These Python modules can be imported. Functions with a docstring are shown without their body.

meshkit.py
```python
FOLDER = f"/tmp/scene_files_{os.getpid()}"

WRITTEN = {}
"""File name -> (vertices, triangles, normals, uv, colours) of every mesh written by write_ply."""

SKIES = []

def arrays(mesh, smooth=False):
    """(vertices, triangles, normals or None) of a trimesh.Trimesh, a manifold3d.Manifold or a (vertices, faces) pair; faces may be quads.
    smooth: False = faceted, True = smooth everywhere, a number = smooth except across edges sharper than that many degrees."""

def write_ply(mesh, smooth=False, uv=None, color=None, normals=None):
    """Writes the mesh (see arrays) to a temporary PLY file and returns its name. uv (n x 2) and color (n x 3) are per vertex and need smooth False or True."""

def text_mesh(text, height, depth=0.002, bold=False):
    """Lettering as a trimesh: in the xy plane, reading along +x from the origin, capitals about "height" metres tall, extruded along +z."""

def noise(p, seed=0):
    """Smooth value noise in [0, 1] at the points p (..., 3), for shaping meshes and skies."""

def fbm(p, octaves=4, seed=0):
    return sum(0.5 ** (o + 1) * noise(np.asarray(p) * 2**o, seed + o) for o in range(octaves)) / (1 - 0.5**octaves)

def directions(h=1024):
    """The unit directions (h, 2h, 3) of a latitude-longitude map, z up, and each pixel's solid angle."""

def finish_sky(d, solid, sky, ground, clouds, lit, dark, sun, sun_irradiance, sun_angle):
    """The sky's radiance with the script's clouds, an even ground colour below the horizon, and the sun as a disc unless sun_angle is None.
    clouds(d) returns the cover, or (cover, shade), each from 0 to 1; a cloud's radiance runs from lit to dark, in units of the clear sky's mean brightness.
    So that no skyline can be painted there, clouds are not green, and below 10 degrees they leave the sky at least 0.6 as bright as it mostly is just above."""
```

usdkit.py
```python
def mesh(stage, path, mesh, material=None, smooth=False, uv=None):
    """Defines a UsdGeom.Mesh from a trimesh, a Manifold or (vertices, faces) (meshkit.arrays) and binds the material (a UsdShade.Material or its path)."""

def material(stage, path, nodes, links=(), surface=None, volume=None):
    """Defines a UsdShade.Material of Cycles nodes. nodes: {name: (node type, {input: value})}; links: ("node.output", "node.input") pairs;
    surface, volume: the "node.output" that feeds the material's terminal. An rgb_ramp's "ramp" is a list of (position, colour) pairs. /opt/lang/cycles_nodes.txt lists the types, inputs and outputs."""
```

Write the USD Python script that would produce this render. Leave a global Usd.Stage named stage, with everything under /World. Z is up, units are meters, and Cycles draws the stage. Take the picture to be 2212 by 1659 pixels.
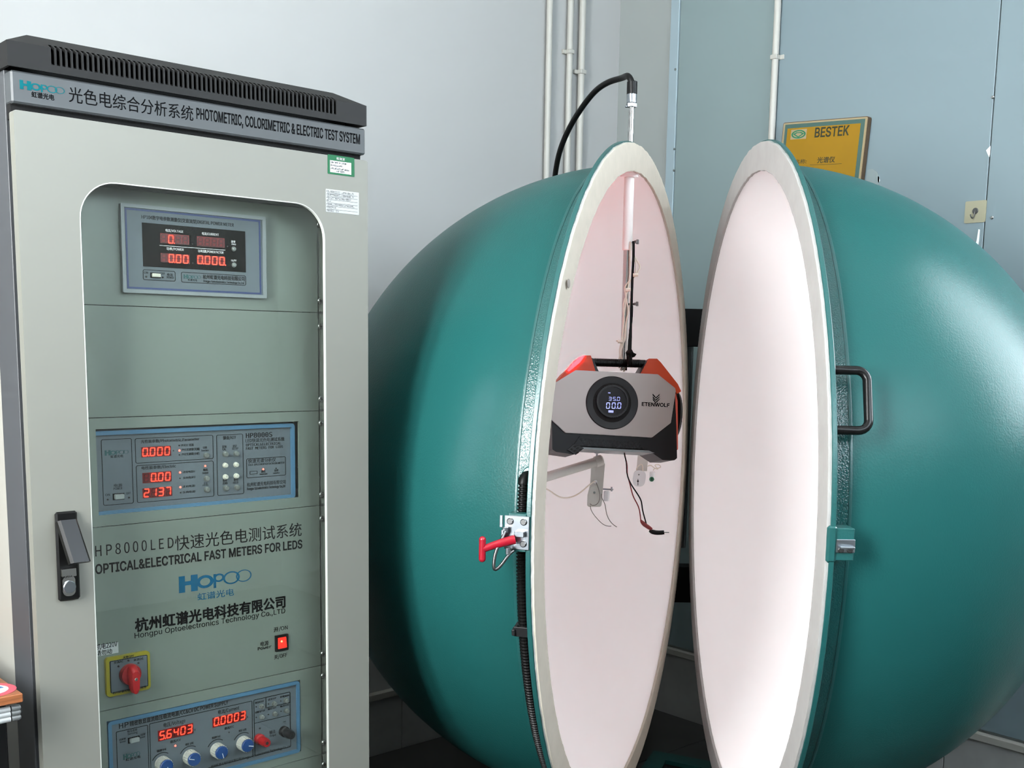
import math, glob, random
import numpy as np, trimesh, usdkit, meshkit
import manifold3d as m3
from shapely.geometry import Polygon, LineString, Point, MultiPolygon, box as sbox
from shapely import affinity, union_all
from pxr import Usd, UsdGeom, UsdLux, Gf, Sdf, UsdShade

random.seed(4); np.random.seed(4)
stage = Usd.Stage.CreateInMemory()
UsdGeom.SetStageUpAxis(stage, UsdGeom.Tokens.z); UsdGeom.SetStageMetersPerUnit(stage, 1.0)
UsdGeom.Xform.Define(stage, '/World'); UsdGeom.Scope.Define(stage, '/World/Looks')

# ------------------------------------------------------------------ camera
F, PX, PY = 2400.0, 1106.0, 1086.5
YAW, PITCH, ROLL = 0.7336388, -0.1429364, 0.0161731
CAM = np.array([0.0, 0.0, 1.325])
def _basis():
    fw = np.array([math.sin(YAW)*math.cos(PITCH), math.cos(YAW)*math.cos(PITCH), math.sin(PITCH)])
    rt = np.array([math.cos(YAW), -math.sin(YAW), 0.0]); up = np.cross(rt, fw)
    c, s = math.cos(ROLL), math.sin(ROLL)
    return c*rt + s*up, -s*rt + c*up, fw
RT, UP, FW = _basis()
cam = UsdGeom.Camera.Define(stage, '/World/camera')
M = Gf.Matrix4d(1.0)
M.SetRow(0, Gf.Vec4d(*RT, 0)); M.SetRow(1, Gf.Vec4d(*UP, 0)); M.SetRow(2, Gf.Vec4d(*(-FW), 0)); M.SetRow(3, Gf.Vec4d(*CAM, 1))
cam.AddTransformOp().Set(M)
AP = 36.0
cam.CreateHorizontalApertureAttr(AP); cam.CreateVerticalApertureAttr(AP*1659/2212)
cam.CreateFocalLengthAttr(F/2212*AP)
cam.CreateVerticalApertureOffsetAttr((PY-829.5)/2212*AP); cam.CreateHorizontalApertureOffsetAttr(0.0)
cam.CreateClippingRangeAttr(Gf.Vec2f(0.05, 100))
cam.CreateExposureAttr(2.47)

# ------------------------------------------------------------------ sky and daylight
sky = UsdLux.DomeLight.Define(stage, '/World/sky')
sky.CreateIntensityAttr(1.0); sky.CreateColorAttr(Gf.Vec3f(0.80, 0.90, 1.0))
def window_light(name, centre, u, v, w, h, power, color):
    L = UsdLux.RectLight.Define(stage, '/World/' + name)
    L.CreateWidthAttr(w); L.CreateHeightAttr(h); L.CreateIntensityAttr(power); L.CreateColorAttr(Gf.Vec3f(*color))
    n = np.cross(u, v); m = Gf.Matrix4d(1.0)
    m.SetRow(0, Gf.Vec4d(*map(float, u), 0)); m.SetRow(1, Gf.Vec4d(*map(float, v), 0)); m.SetRow(2, Gf.Vec4d(*map(float, n), 0)); m.SetRow(3, Gf.Vec4d(*map(float, centre), 1))
    L.AddTransformOp().Set(m)
XW, YW = 3.05, 2.85            # right wall, left wall of the photographed corner
XN, YB, ZC = -0.90, -1.9, 3.30   # window wall beside the camera, wall behind it, ceiling
# daylight outside the window in the wall left of the camera, and outside the window behind the camera (lights shine along -n)
window_light('daylight_side_window', (XN-0.13, 0.92, 2.00), (0, -1, 0), (0, 0, 1), 0.78, 1.9, 8.2, (1.0, 0.98, 0.95))
window_light('daylight_right_window', (XW+0.13, 0.25, 2.15), (0, 1, 0), (0, 0, 1), 0.9, 1.5, 1.2, (0.97, 0.985, 1.0))
window_light('daylight_back_window', (1.40, YB-0.13, 2.66), (-1, 0, 0), (0, 0, 1), 2.9, 1.05, 23.5, (0.97, 0.985, 1.0))

# ------------------------------------------------------------------ pixel -> point on a real plane
def ray(px, py):
    d = RT*(px-PX)/F - UP*(py-PY)/F + FW
    return d/np.linalg.norm(d)
def onY(px, py, Y): r = ray(px, py); return CAM + r*((Y-CAM[1])/r[1])
def onX(px, py, X): r = ray(px, py); return CAM + r*((X-CAM[0])/r[0])
def onZ(px, py, Z): r = ray(px, py); return CAM + r*((Z-CAM[2])/r[2])
def onPlane(px, py, p0, n): r = ray(px, py); return CAM + r*(((p0-CAM)@n)/(r@n))
k2 = lambda x, y: (160+x/3.456, 380+y/3.456)
k3 = lambda x, y: (180+x/3.95, 880+y/3.95)
k4 = lambda x, y: (180+x/3.95, 1120+y/3.95)
k5 = lambda x, y: (180+x/3.95, 1380+y/3.95)

# ------------------------------------------------------------------ naming
used = {}
def numbered(parent, name):
    k = (parent, name); n = used.get(k, 0); used[k] = n+1
    return f'{parent}/{name}' + (f'_{n:03d}' if n else '')
def tag(p, label=None, cat=None, group=None, kind=None):
    for k, v in (('label', label), ('category', cat), ('group', group), ('kind', kind)):
        if v: p.SetCustomDataByKey(k, v)
    return p
def thing(name, label, cat, group=None):
    x = UsdGeom.Xform.Define(stage, numbered('/World', name)); return tag(x.GetPrim(), label, cat, group)
def obj(name, mesh, mat, parent=None, smooth=30, label=None, **k):
    path = numbered(str(parent.GetPath()) if parent else '/World', name)
    if isinstance(mesh, list): mesh = cat(mesh)
    p = usdkit.mesh(stage, path, mesh, MAT[mat], smooth=smooth).GetPrim()
    return tag(p, label, **k)

# ------------------------------------------------------------------ materials
MAT = {}
def mat(name, color, rough=0.5, metal=0.0, spec=0.5, coat=0.0, bump=None, var=None, emit=None, **extra):
    """var: (scale, colour2) mixes a second colour by noise; bump: (scale, strength, detail)"""
    n = {'p': ('principled_bsdf', {'base_color': color, 'roughness': rough, 'metallic': metal, 'specular_ior_level': spec, 'coat_weight': coat, **extra})}
    l = []
    if emit: n['p'][1].update(emission_color=emit[0], emission_strength=emit[1])
    if var or bump: n['tc'] = ('geometry', {})
    if var:
        n['nz'] = ('noise_texture', {'scale': var[0], 'detail': 4.0, 'roughness': 0.6})
        n['rp'] = ('rgb_ramp', {'ramp': [(0.30, color), (0.72, var[1])]})
        l += [('tc.position', 'nz.vector'), ('nz.fac', 'rp.fac'), ('rp.color', 'p.base_color')]
    if bump:
        n['bn'] = ('noise_texture', {'scale': bump[0], 'detail': bump[2] if len(bump) > 2 else 2.0})
        n['bp'] = ('bump', {'strength': bump[1], 'distance': bump[3] if len(bump) > 3 else 0.002})
        l += [('tc.position', 'bn.vector'), ('bn.fac', 'bp.height'), ('bp.normal', 'p.normal')]
    MAT[name] = usdkit.material(stage, '/World/Looks/' + name, n, l, surface='p.BSDF')
mat('wall_paint', (0.345, 0.348, 0.341), 0.85)
mat('plaster_grey', (0.265, 0.285, 0.278), 0.85)
mat('panel_blue', (0.172, 0.225, 0.248), 0.35)
mat('panel_green', (0.18, 0.232, 0.238), 0.35)
mat('trim_blue', (0.26, 0.33, 0.36), 0.35)
mat('pipe_white', (0.40, 0.39, 0.355), 0.40)
mat('floor_tile', (0.045, 0.044, 0.042), 0.4, var=(6, (0.034, 0.034, 0.032)), spec=0.3)
mat('floor_bed', (0.08, 0.08, 0.08), 0.8)
mat('skirting_tile', (0.34, 0.335, 0.32), 0.35, var=(9, (0.28, 0.275, 0.265)))
mat('skirting_cap', (0.34, 0.325, 0.29), 0.5)
mat('ceiling_paint', (0.80, 0.80, 0.78), 0.9)
mat('door_cream', (0.150, 0.151, 0.130), 0.42)
mat('door_edge', (0.36, 0.37, 0.34), 0.35)
mat('rack_panel_paint', (0.132, 0.155, 0.134), 0.38)
mat('rail_grey', (0.10, 0.117, 0.11), 0.5)
mat('roof_grey', (0.008, 0.0081, 0.0080), 0.6, spec=0.25)
mat('header_grey', (0.047, 0.052, 0.055), 0.45, spec=0.35)
mat('post_grey', (0.045, 0.048, 0.052), 0.42, spec=0.3)
mat('side_cream', (0.28, 0.275, 0.243), 0.40)
mat('inside_dark', (0.008, 0.008, 0.008), 0.8, spec=0.2)
mat('black_gap', (0.004, 0.004, 0.004), 0.9)
mat('black_plastic', (0.004, 0.004, 0.004), 0.28, spec=0.22)
mat('black_matte', (0.004, 0.004, 0.004), 0.6, spec=0.15)
mat('black_rubber', (0.003, 0.003, 0.003), 0.42, spec=0.2)
mat('ink_black', (0.003, 0.0033, 0.004), 0.8, spec=0.05)
mat('ink_grey', (0.014, 0.016, 0.018), 0.8, spec=0.05)
mat('ink_faint', (0.10, 0.105, 0.105), 0.8, spec=0.05)
mat('ink_white', (0.55, 0.55, 0.55), 0.6)
mat('logo_teal', (0.0, 0.080, 0.095), 0.6, spec=0.1)
mat('logo_blue', (0.0, 0.072, 0.150), 0.6, spec=0.1)
mat('logo_faint', (0.03, 0.085, 0.085), 0.6, spec=0.1)
mat('face_grey', (0.088, 0.106, 0.121), 0.45, spec=0.3)
mat('face_dark', (0.185, 0.215, 0.235), 0.40)
mat('bezel_grey', (0.17, 0.19, 0.195), 0.4)
mat('frame_blue', (0.055, 0.135, 0.22), 0.30)
mat('border_blue', (0.012, 0.025, 0.11), 0.4)
mat('display_black', (0.003, 0.003, 0.003), 0.12, spec=0.25)
mat('display_red', (0.115, 0.002, 0.002), 0.3)
mat('segment_dim', (0.045, 0.002, 0.002), 0.3)
mat('segment_lit', (0.8, 0.05, 0.02), 0.3, emit=((1.0, 0.020, 0.010), 0.75))
mat('led_lit', (0.9, 0.1, 0.05), 0.3, emit=((1.0, 0.09, 0.07), 0.8))
mat('led_dark', (0.02, 0.02, 0.02), 0.3)
mat('button_metal', (0.20, 0.215, 0.205), 0.28, metal=0.6)
mat('button_cream', (0.42, 0.415, 0.35), 0.35)
mat('switch_grey', (0.26, 0.28, 0.275), 0.4)
mat('screw_steel', (0.30, 0.33, 0.32), 0.25, metal=0.9)
mat('chrome', (0.46, 0.46, 0.45), 0.12, metal=1.0)
mat('zinc', (0.34, 0.37, 0.40), 0.26, metal=1.0)
mat('steel_dark', (0.16, 0.16, 0.16), 0.3, metal=1.0)
mat('brass_old', (0.42, 0.30, 0.16), 0.35, metal=0.9)
mat('red_plastic', (0.26, 0.007, 0.009), 0.35, spec=0.3)
mat('red_grip', (0.26, 0.004, 0.014), 0.28)
mat('knob_white', (0.36, 0.36, 0.33), 0.35)
mat('knob_blue', (0.004, 0.038, 0.15), 0.35)
mat('post_black', (0.010, 0.010, 0.011), 0.3)
mat('rocker_red', (0.6, 0.02, 0.01), 0.2, emit=((1.0, 0.015, 0.005), 0.16))
mat('rocker_glow', (0.9, 0.2, 0.1), 0.2, emit=((1.0, 0.10, 0.04), 1.0))
mat('plate_yellow', (0.25, 0.21, 0.008), 0.40)
mat('paper_white', (0.38, 0.39, 0.385), 0.6)
mat('paper_silver', (0.33, 0.34, 0.335), 0.35)
mat('sticker_green', (0.002, 0.085, 0.030), 0.35, spec=0.3)
mat('teal_paint', (0.009, 0.069, 0.065), 0.33, spec=0.13, bump=(260, 0.22, 1.0, 0.0012))
mat('teal_hammered', (0.008, 0.068, 0.065), 0.16, bump=(330, 0.55, 1.0, 0.0016))
mat('teal_flat', (0.008, 0.068, 0.065), 0.30, bump=(260, 0.15))
mat('gasket_beige', (0.46, 0.415, 0.345), 0.8, var=(30, (0.42, 0.38, 0.315)))
mat('gasket_white', (0.33, 0.322, 0.307), 0.8, var=(22, (0.30, 0.292, 0.277)))
mat('gasket_edge', (0.30, 0.31, 0.30), 0.7)
mat('sphere_white', (0.985, 0.958, 0.952), 0.95, spec=0.1)
mat('sleeve_white', (0.80, 0.76, 0.73), 0.5)
mat('holder_white', (0.58, 0.565, 0.52), 0.4)
mat('socket_white', (0.76, 0.76, 0.77), 0.3)
mat('cord_cream', (0.74, 0.66, 0.56), 0.5)
mat('wire_grey', (0.20, 0.18, 0.16), 0.5)
mat('wire_red', (0.20, 0.010, 0.012), 0.4)
mat('connector_green', (0.01, 0.14, 0.065), 0.4)
mat('brushed_steel', (0.275, 0.232, 0.218), 0.42, metal=0.3)
mat('orange_shell', (0.42, 0.040, 0.006), 0.45, spec=0.25)
mat('salmon_side', (0.62, 0.095, 0.055), 0.45, spec=0.3)
mat('body_black', (0.004, 0.0035, 0.004), 0.42, spec=0.2)
mat('body_charcoal', (0.012, 0.012, 0.013), 0.45, spec=0.25)
mat('lamp_red', (0.9, 0.0, 0.03), 0.25, emit=((1.0, 0.0, 0.0006), 11.0))
mat('screen_black', (0.010, 0.008, 0.0085), 0.35, spec=0.1)
mat('digit_blue', (0.4, 0.45, 1.0), 0.3, emit=((0.26, 0.28, 1.0), 0.12))
mat('tag_yellow', (0.72, 0.50, 0.05), 0.4)
mat('sign_yellow', (0.275, 0.150, 0.008), 0.5, var=(5, (0.26, 0.142, 0.008)), spec=0.2)
mat('sign_teal', (0.042, 0.092, 0.078), 0.5)
mat('sign_beige', (0.29, 0.225, 0.125), 0.5)
mat('sign_edge', (0.07, 0.042, 0.02), 0.6)
mat('sign_ink', (0.018, 0.022, 0.006), 0.7)
mat('hook_plate', (0.29, 0.275, 0.19), 0.4)
mat('adhesive_scrap', (0.80, 0.84, 0.85), 0.12)
mat('old_paint_patch', (0.205, 0.25, 0.255), 0.5)
mat('wood_top', (0.30, 0.10, 0.035), 0.28, var=(4, (0.30, 0.085, 0.028)))
mat('tube_grey', (0.28, 0.29, 0.29), 0.28)
mat('tube_dark', (0.11, 0.115, 0.115), 0.28)
mat('disc_pink', (0.42, 0.05, 0.075), 0.4)
mat('disc_blue', (0.01, 0.085, 0.24), 0.4)
mat('window_frame_white', (0.75, 0.75, 0.73), 0.4)
# wood grain runs along the table
MAT['wood_edge'] = usdkit.material(stage, '/World/Looks/wood_edge', {
    'g': ('geometry', {}), 'm': ('mapping', {'scale': (6.0, 40.0, 160.0)}), 'n': ('noise_texture', {'scale': 1.0, 'detail': 5.0, 'roughness': 0.7}),
    'r': ('rgb_ramp', {'ramp': [(0.3, (0.085, 0.026, 0.009)), (0.62, (0.26, 0.088, 0.030))]}), 'p': ('principled_bsdf', {'roughness': 0.4})},
    [('g.position', 'm.vector'), ('m.vector', 'n.vector'), ('n.fac', 'r.fac'), ('r.color', 'p.base_color')], surface='p.BSDF')
MAT['glass_pane'] = usdkit.material(stage, '/World/Looks/glass_pane', {
    't': ('transparent_bsdf', {'color': (0.945, 0.965, 0.950)}), 'g': ('glossy_bsdf', {'color': (1, 1, 1), 'roughness': 0.01}),
    'b': ('geometry', {}), 'i': ('mix_float', {'a': 1.5, 'b': 1/1.5}), 'f': ('fresnel', {}), 'm': ('mix_closure', {})},
    [('b.backfacing', 'i.fac'), ('i.result', 'f.IOR'), ('f.fac', 'm.fac'), ('t.BSDF', 'm.closure1'), ('g.BSDF', 'm.closure2')], surface='m.closure')
MAT['window_glass'] = usdkit.material(stage, '/World/Looks/window_glass', {
    't': ('transparent_bsdf', {'color': (0.96, 0.97, 0.97)}), 'g': ('glossy_bsdf', {'color': (1, 1, 1), 'roughness': 0.01}),
    'b': ('geometry', {}), 'i': ('mix_float', {'a': 1.45, 'b': 1/1.45}), 'f': ('fresnel', {}), 'm': ('mix_closure', {})},
    [('b.backfacing', 'i.fac'), ('i.result', 'f.IOR'), ('f.fac', 'm.fac'), ('t.BSDF', 'm.closure1'), ('g.BSDF', 'm.closure2')], surface='m.closure')

# ------------------------------------------------------------------ shape helpers
def cat(ms): return trimesh.util.concatenate([m for m in ms])
def tm(man):
    m = man.to_mesh(); return trimesh.Trimesh(m.vert_properties[:, :3], m.tri_verts, process=False)
def box(x0, x1, y0, y1, z0, z1, bevel=0.0):
    if bevel <= 0:
        m = trimesh.creation.box([x1-x0, y1-y0, z1-z0]); m.apply_translation([(x0+x1)/2, (y0+y1)/2, (z0+z1)/2]); return m
    b = bevel; pts = []
    for sx in (0, 1):
        for sy in (0, 1):
            for sz in (0, 1):
                X, Y, Z = (x0, x1)[sx], (y0, y1)[sy], (z0, z1)[sz]
                dx, dy, dz = b*(1-2*sx), b*(1-2*sy), b*(1-2*sz)
                pts += [(X, Y+dy, Z+dz), (X+dx, Y, Z+dz), (X+dx, Y+dy, Z)]
    return tm(m3.Manifold.hull_points(np.array(pts, float)))
def poly3(poly, depth):
    if isinstance(poly, (list, np.ndarray)): poly = Polygon(poly)
    if not poly.is_valid: poly = poly.buffer(0)
    gs = list(getattr(poly, 'geoms', [poly]))
    gs = [g for g in gs if g.geom_type == 'Polygon' and g.area > 1e-10]
    return cat([trimesh.creation.extrude_polygon(g, depth, engine='earcut') for g in gs])
def frame(m, o, ex, ey, ez):
    T = np.eye(4); T[:3, 0], T[:3, 1], T[:3, 2], T[:3, 3] = ex, ey, ez, o
    m = m.copy(); m.apply_transform(T); return m
EX, EY, EZ = np.eye(3)
def front(poly, yf, yb):          # polygon in (x,z), from y=yf (nearest the viewer) back to yb
    return frame(poly3(poly, yb-yf), (0, yb, 0), EX, EZ, -EY)
def rrect(x0, x1, z0, z1, r=0.0, seg=6):
    b = sbox(x0, z0, x1, z1)
    return b if r <= 0 else b.buffer(-r).buffer(r, quad_segs=seg)
def ring(p, w): return p.difference(p.buffer(-w, join_style=2))
def revolve(profile, o, ez, ex=None, sections=32):
    m = trimesh.creation.revolve(np.array(profile, float), sections=sections)
    ez = np.asarray(ez, float)/np.linalg.norm(ez)
    if ex is None: ex = EX if abs(ez[0]) < 0.9 else EY
    ex = np.asarray(ex, float) - ez*(np.asarray(ex)@ez); ex /= np.linalg.norm(ex)
    return frame(m, o, ex, np.cross(ez, ex), ez)
def disc(o, ez, r, h, bevel=None, sections=24):     # cylinder from o along ez, bevelled at the far end
    b = r*0.15 if bevel is None else bevel
    return revolve([(0, 0), (r, 0), (r, h-b), (r-b, h), (0, h)], o, ez, sections=sections)
def spline(pts, n=40):
    from scipy.interpolate import CubicSpline
    p = np.array(pts, float); d = np.r_[0, np.cumsum(np.linalg.norm(np.diff(p, axis=0), axis=1))]
    return CubicSpline(d, p)(np.linspace(0, d[-1], n))
def tube(pts, r, sides=10, cap=True):
    p = np.asarray(pts, float); n = len(p); rr = np.broadcast_to(r, (n,))
    t = np.gradient(p, axis=0); t /= np.linalg.norm(t, axis=1, keepdims=True)
    a = np.cross(t[0], EZ if abs(t[0, 2]) < 0.9 else EX); a /= np.linalg.norm(a)
    ang = np.arange(sides)*2*np.pi/sides; V = []
    for i in range(n):
        a = a - t[i]*(a@t[i]); a /= np.linalg.norm(a); b = np.cross(t[i], a)
        V.append(p[i] + rr[i]*(np.cos(ang)[:, None]*a + np.sin(ang)[:, None]*b))
    V = np.vstack(V); Fc = []
    for i in range(n-1):
        for j in range(sides):
            k = (j+1) % sides; q = [i*sides+j, i*sides+k, (i+1)*sides+k, (i+1)*sides+j]
            Fc += [(q[0], q[1], q[2]), (q[0], q[2], q[3])]
    if cap:
        V = np.vstack([V, p[0], p[-1]]); c0, c1 = len(V)-2, len(V)-1
        for j in range(sides):
            k = (j+1) % sides; Fc += [(c0, k, j), (c1, (n-1)*sides+j, (n-1)*sides+k)]
    return trimesh.Trimesh(V, Fc, process=False)
def bar(a, b, r, sides=12): return tube([a, b], r, sides)
def hull(pts): return tm(m3.Manifold.hull_points(np.array(pts, float)))
def ball(o, r, n=2):
    m = trimesh.creation.icosphere(n, r); m.apply_translation(o); return m

# ------------------------------------------------------------------ lettering
from PIL import Image, ImageDraw, ImageFont
FD = '/opt/blender-*/*/datafiles/fonts/'
def font_file(n): return glob.glob(FD + n)[0]
FONTS = {'cjk': 'Noto Sans CJK Regular.woff2', 'sans': 'Inter.woff2', 'mono': 'DejaVuSansMono.woff2'}
_fc, _tp = {}, {}
def text_poly(s, font, stroke=0, px=80):
    """(polygon, width, cap height): the outline of the text in pixels, baseline at y=0"""
    key = (s, font, stroke, px)
    if key in _tp: return _tp[key]
    if (font, px) not in _fc: _fc[(font, px)] = ImageFont.truetype(font_file(FONTS[font]), px)
    ft = _fc[(font, px)]
    x0, y0, x1, y1 = ft.getbbox(s, anchor='ls', stroke_width=stroke)
    im = Image.new('L', (int(x1-x0+8), int(y1-y0+8)))
    ImageDraw.Draw(im).text((4-x0, 4-y0), s, 255, ft, anchor='ls', stroke_width=stroke)
    on = np.pad(np.asarray(im) > 127, ((0, 0), (1, 1))).astype(np.int8)
    dif = np.diff(on, axis=1); r, a = np.nonzero(dif == 1); b = np.nonzero(dif == -1)[1]
    g = union_all(sbox_arr(a, -r-1.0, b, -r*1.0)).buffer(0.55, quad_segs=2).buffer(-0.55, quad_segs=2).simplify(0.62)
    g = affinity.translate(g, -4, 4-y0)
    _tp[key] = (g, x1-x0, y0)
    return _tp[key]
def sbox_arr(a, b, c, d):
    import shapely
    return shapely.box(a, b, c, d)
def text_on(s, x0, x1, z, h, font='cjk', stroke=0, px=80):
    """polygon in plane coordinates: fills x0..x1, baseline z, capital height h"""
    g, w, _ = text_poly(s, font, stroke, px)
    gx0, gy0, gx1, gy1 = g.bounds
    sx = (x1-x0)/(gx1-gx0); sy = h/(0.73*px)
    return affinity.affine_transform(g, [sx, 0, 0, sy, x0-gx0*sx, z])
def letter(parent, name, s, pl, pr, hpx, Y, material='ink_black', font='cjk', stroke=0, px=80, label=None):
    a, b = onY(*pl, Y), onY(*pr, Y); up = onY(pl[0], pl[1]-hpx, Y)
    g = text_on(s, a[0], b[0], (a[2]+b[2])/2, up[2]-a[2], font, stroke, px)
    return obj(name, front(g, Y-0.0004, Y+0.0003), material, parent, smooth=False, label=label)
def rect_px(tl, tr, bl, br, Y):
    P = [onY(*p, Y) for p in (tl, tr, bl, br)]
    return (P[0][0]+P[2][0])/2, (P[1][0]+P[3][0])/2, (P[2][2]+P[3][2])/2, (P[0][2]+P[1][2])/2
SEG = {'a': (1, 2, 0), 'b': (1, 1, 1), 'c': (1, 0, 1), 'd': (0, 0, 0), 'e': (0, 0, 1), 'f': (0, 1, 1), 'g': (0, 1, 0)}
DIG = {'0': 'abcdef', '1': 'bc', '2': 'abged', '3': 'abgcd', '4': 'fgbc', '5': 'afgcd', '6': 'afgedc', '7': 'abc', '8': 'abcdefg', ' ': ''}
def seven(ch, dot, w, h, t, slant=0.10):
    """lit and unlit polygons of one digit, origin at its lower left"""
    m, g = h/2, t*0.12
    hor = lambda y: Polygon([(g+t*.2, y), (t*.7+g, y+t/2), (w-t*.7-g, y+t/2), (w-g-t*.2, y), (w-t*.7-g, y-t/2), (t*.7+g, y-t/2)])
    ver = lambda x, y0, y1: Polygon([(x, y0+g), (x+t/2, y0+t*.5+g), (x+t/2, y1-t*.5-g), (x, y1-g), (x-t/2, y1-t*.5-g), (x-t/2, y0+t*.5+g)])
    S = {'a': hor(h-t/2), 'g': hor(m), 'd': hor(t/2), 'b': ver(w-t/2, m, h-t/2), 'c': ver(w-t/2, t/2, m), 'f': ver(t/2, m, h-t/2), 'e': ver(t/2, t/2, m)}
    sk = lambda p: affinity.affine_transform(p, [1, slant, 0, 1, 0, 0])
    lit = [sk(S[k]) for k in DIG[ch]]; dim = [sk(S[k]) for k in S if k not in DIG[ch]]
    dt = Point(w+t*0.9, t*0.5).buffer(t*0.55, 4)
    (lit if dot else dim).append(dt)
    return union_all(lit) if lit else None, union_all(dim) if dim else None
def hopoo(x0, x1, z0, z1):
    """the HOPOO word: letters grow lighter from left to right; drawn in a 100 x 36 box"""
    L = []
    H = union_all([sbox(0, 2, 8, 31), sbox(16, 2, 25, 31), sbox(0, 14, 25, 21)]); L.append(H)
    o = lambda cx, cy, r, w: Point(cx, cy).buffer(r, 24).difference(Point(cx, cy).buffer(r-w, 24))
    L.append(o(35, 16, 11.5, 4.6))
    L.append(union_all([sbox(46.5, 2, 50, 27), o(54, 19.5, 7.5, 3.0)]))
    L.append(o(71.5, 16.5, 11.6, 2.4)); L.append(o(89, 17, 11, 1.6))
    g = affinity.scale(union_all(L), (x1-x0)/100.0, (z1-z0)/29.0, origin=(0, 0))
    return affinity.translate(g, x0, z0 - 2*(z1-z0)/29.0)
def logo(parent, tl, tr, bl, br, Y, material, label=None):
    x0, x1, z0, z1 = rect_px(tl, tr, bl, br, Y)
    return obj('logo', front(hopoo(x0, x1, z0, z1), Y-0.0004, Y+0.0003), material, parent, smooth=False, label=label)

# =================================================================== THE SETTING
def struct(name, mesh, m, label=None, parent=None, **k):
    return obj(name, mesh, m, parent, label=label, kind=None if parent else 'structure', **k)
T = 0.12
struct('wall_left', box(XN-T, XW+T, YW, YW+T, 0, ZC), 'wall_paint', 'white painted wall behind the cabinet and the left half of the sphere')
wr = struct('wall_right', frame(poly3(sbox(YB, 0, YW, ZC).difference(sbox(-0.2, 1.4, 0.7, 2.9)), T), (XW, 0, 0), EY, EZ, EX), 'plaster_grey', 'wall to the right of the corner, grey plaster clad with blue panels')
struct('ceiling', box(XN-T, XW+T, YB-T, YW+T, ZC, ZC+T), 'ceiling_paint', 'white ceiling')
# wall with the window beside the camera
wy0, wy1, wz0, wz1 = 0.53, 1.31, 1.05, 2.96
def wall_with_hole(axis, at, a0, a1, h0, h1, v0, v1):
    p = sbox(a0, 0, a1, ZC).difference(sbox(h0, v0, h1, v1)); m = poly3(p, T)
    return frame(m, (at, 0, 0), EY, EZ, EX) if axis == 'x' else frame(m, (0, at+T, 0), EX, EZ, -EY)
struct('wall_near', wall_with_hole('x', XN-T, YB-T, YW, wy0, wy1, wz0, wz1), 'wall_paint', 'white wall beside the camera with the high window')
struct('wall_back', wall_with_hole('y', YB-T, XN-T, XW+T, -0.05, 2.85, 2.1, 3.22), 'wall_paint', 'white wall behind the camera')
def window(name, axis, at, h0, h1, v0, v1, label):
    w = thing(name, label, 'window'); w.SetCustomDataByKey('kind', 'structure')
    o = sbox(h0, v0, h1, v1); mid = (h0+h1)/2
    fr = union_all([ring(o, 0.045), sbox(mid-0.02, v0, mid+0.02, v1)])
    put = (lambda p, d, off: frame(poly3(p, d), (at+off, 0, 0), EY, EZ, EX)) if axis == 'x' else (lambda p, d, off: frame(poly3(p, d), (0, at+T-off, 0), EX, EZ, -EY))
    obj('window_frame', put(fr, 0.05, 0.03), 'window_frame_white', w)
    obj('pane', put(sbox(h0+0.045, v0+0.045, mid-0.02, v1-0.045), 0.005, 0.05), 'window_glass', w)
    obj('pane', put(sbox(mid+0.02, v0+0.045, h1-0.045, v1-0.045), 0.005, 0.05), 'window_glass', w)
window('window_1', 'x', XN-T, wy0, wy1, wz0, wz1, 'high white framed window in the wall beside the camera')
window('window_2', 'y', YB-T, -0.05, 2.85, 2.1, 3.22, 'wide white framed window in the wall behind the camera')
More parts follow.
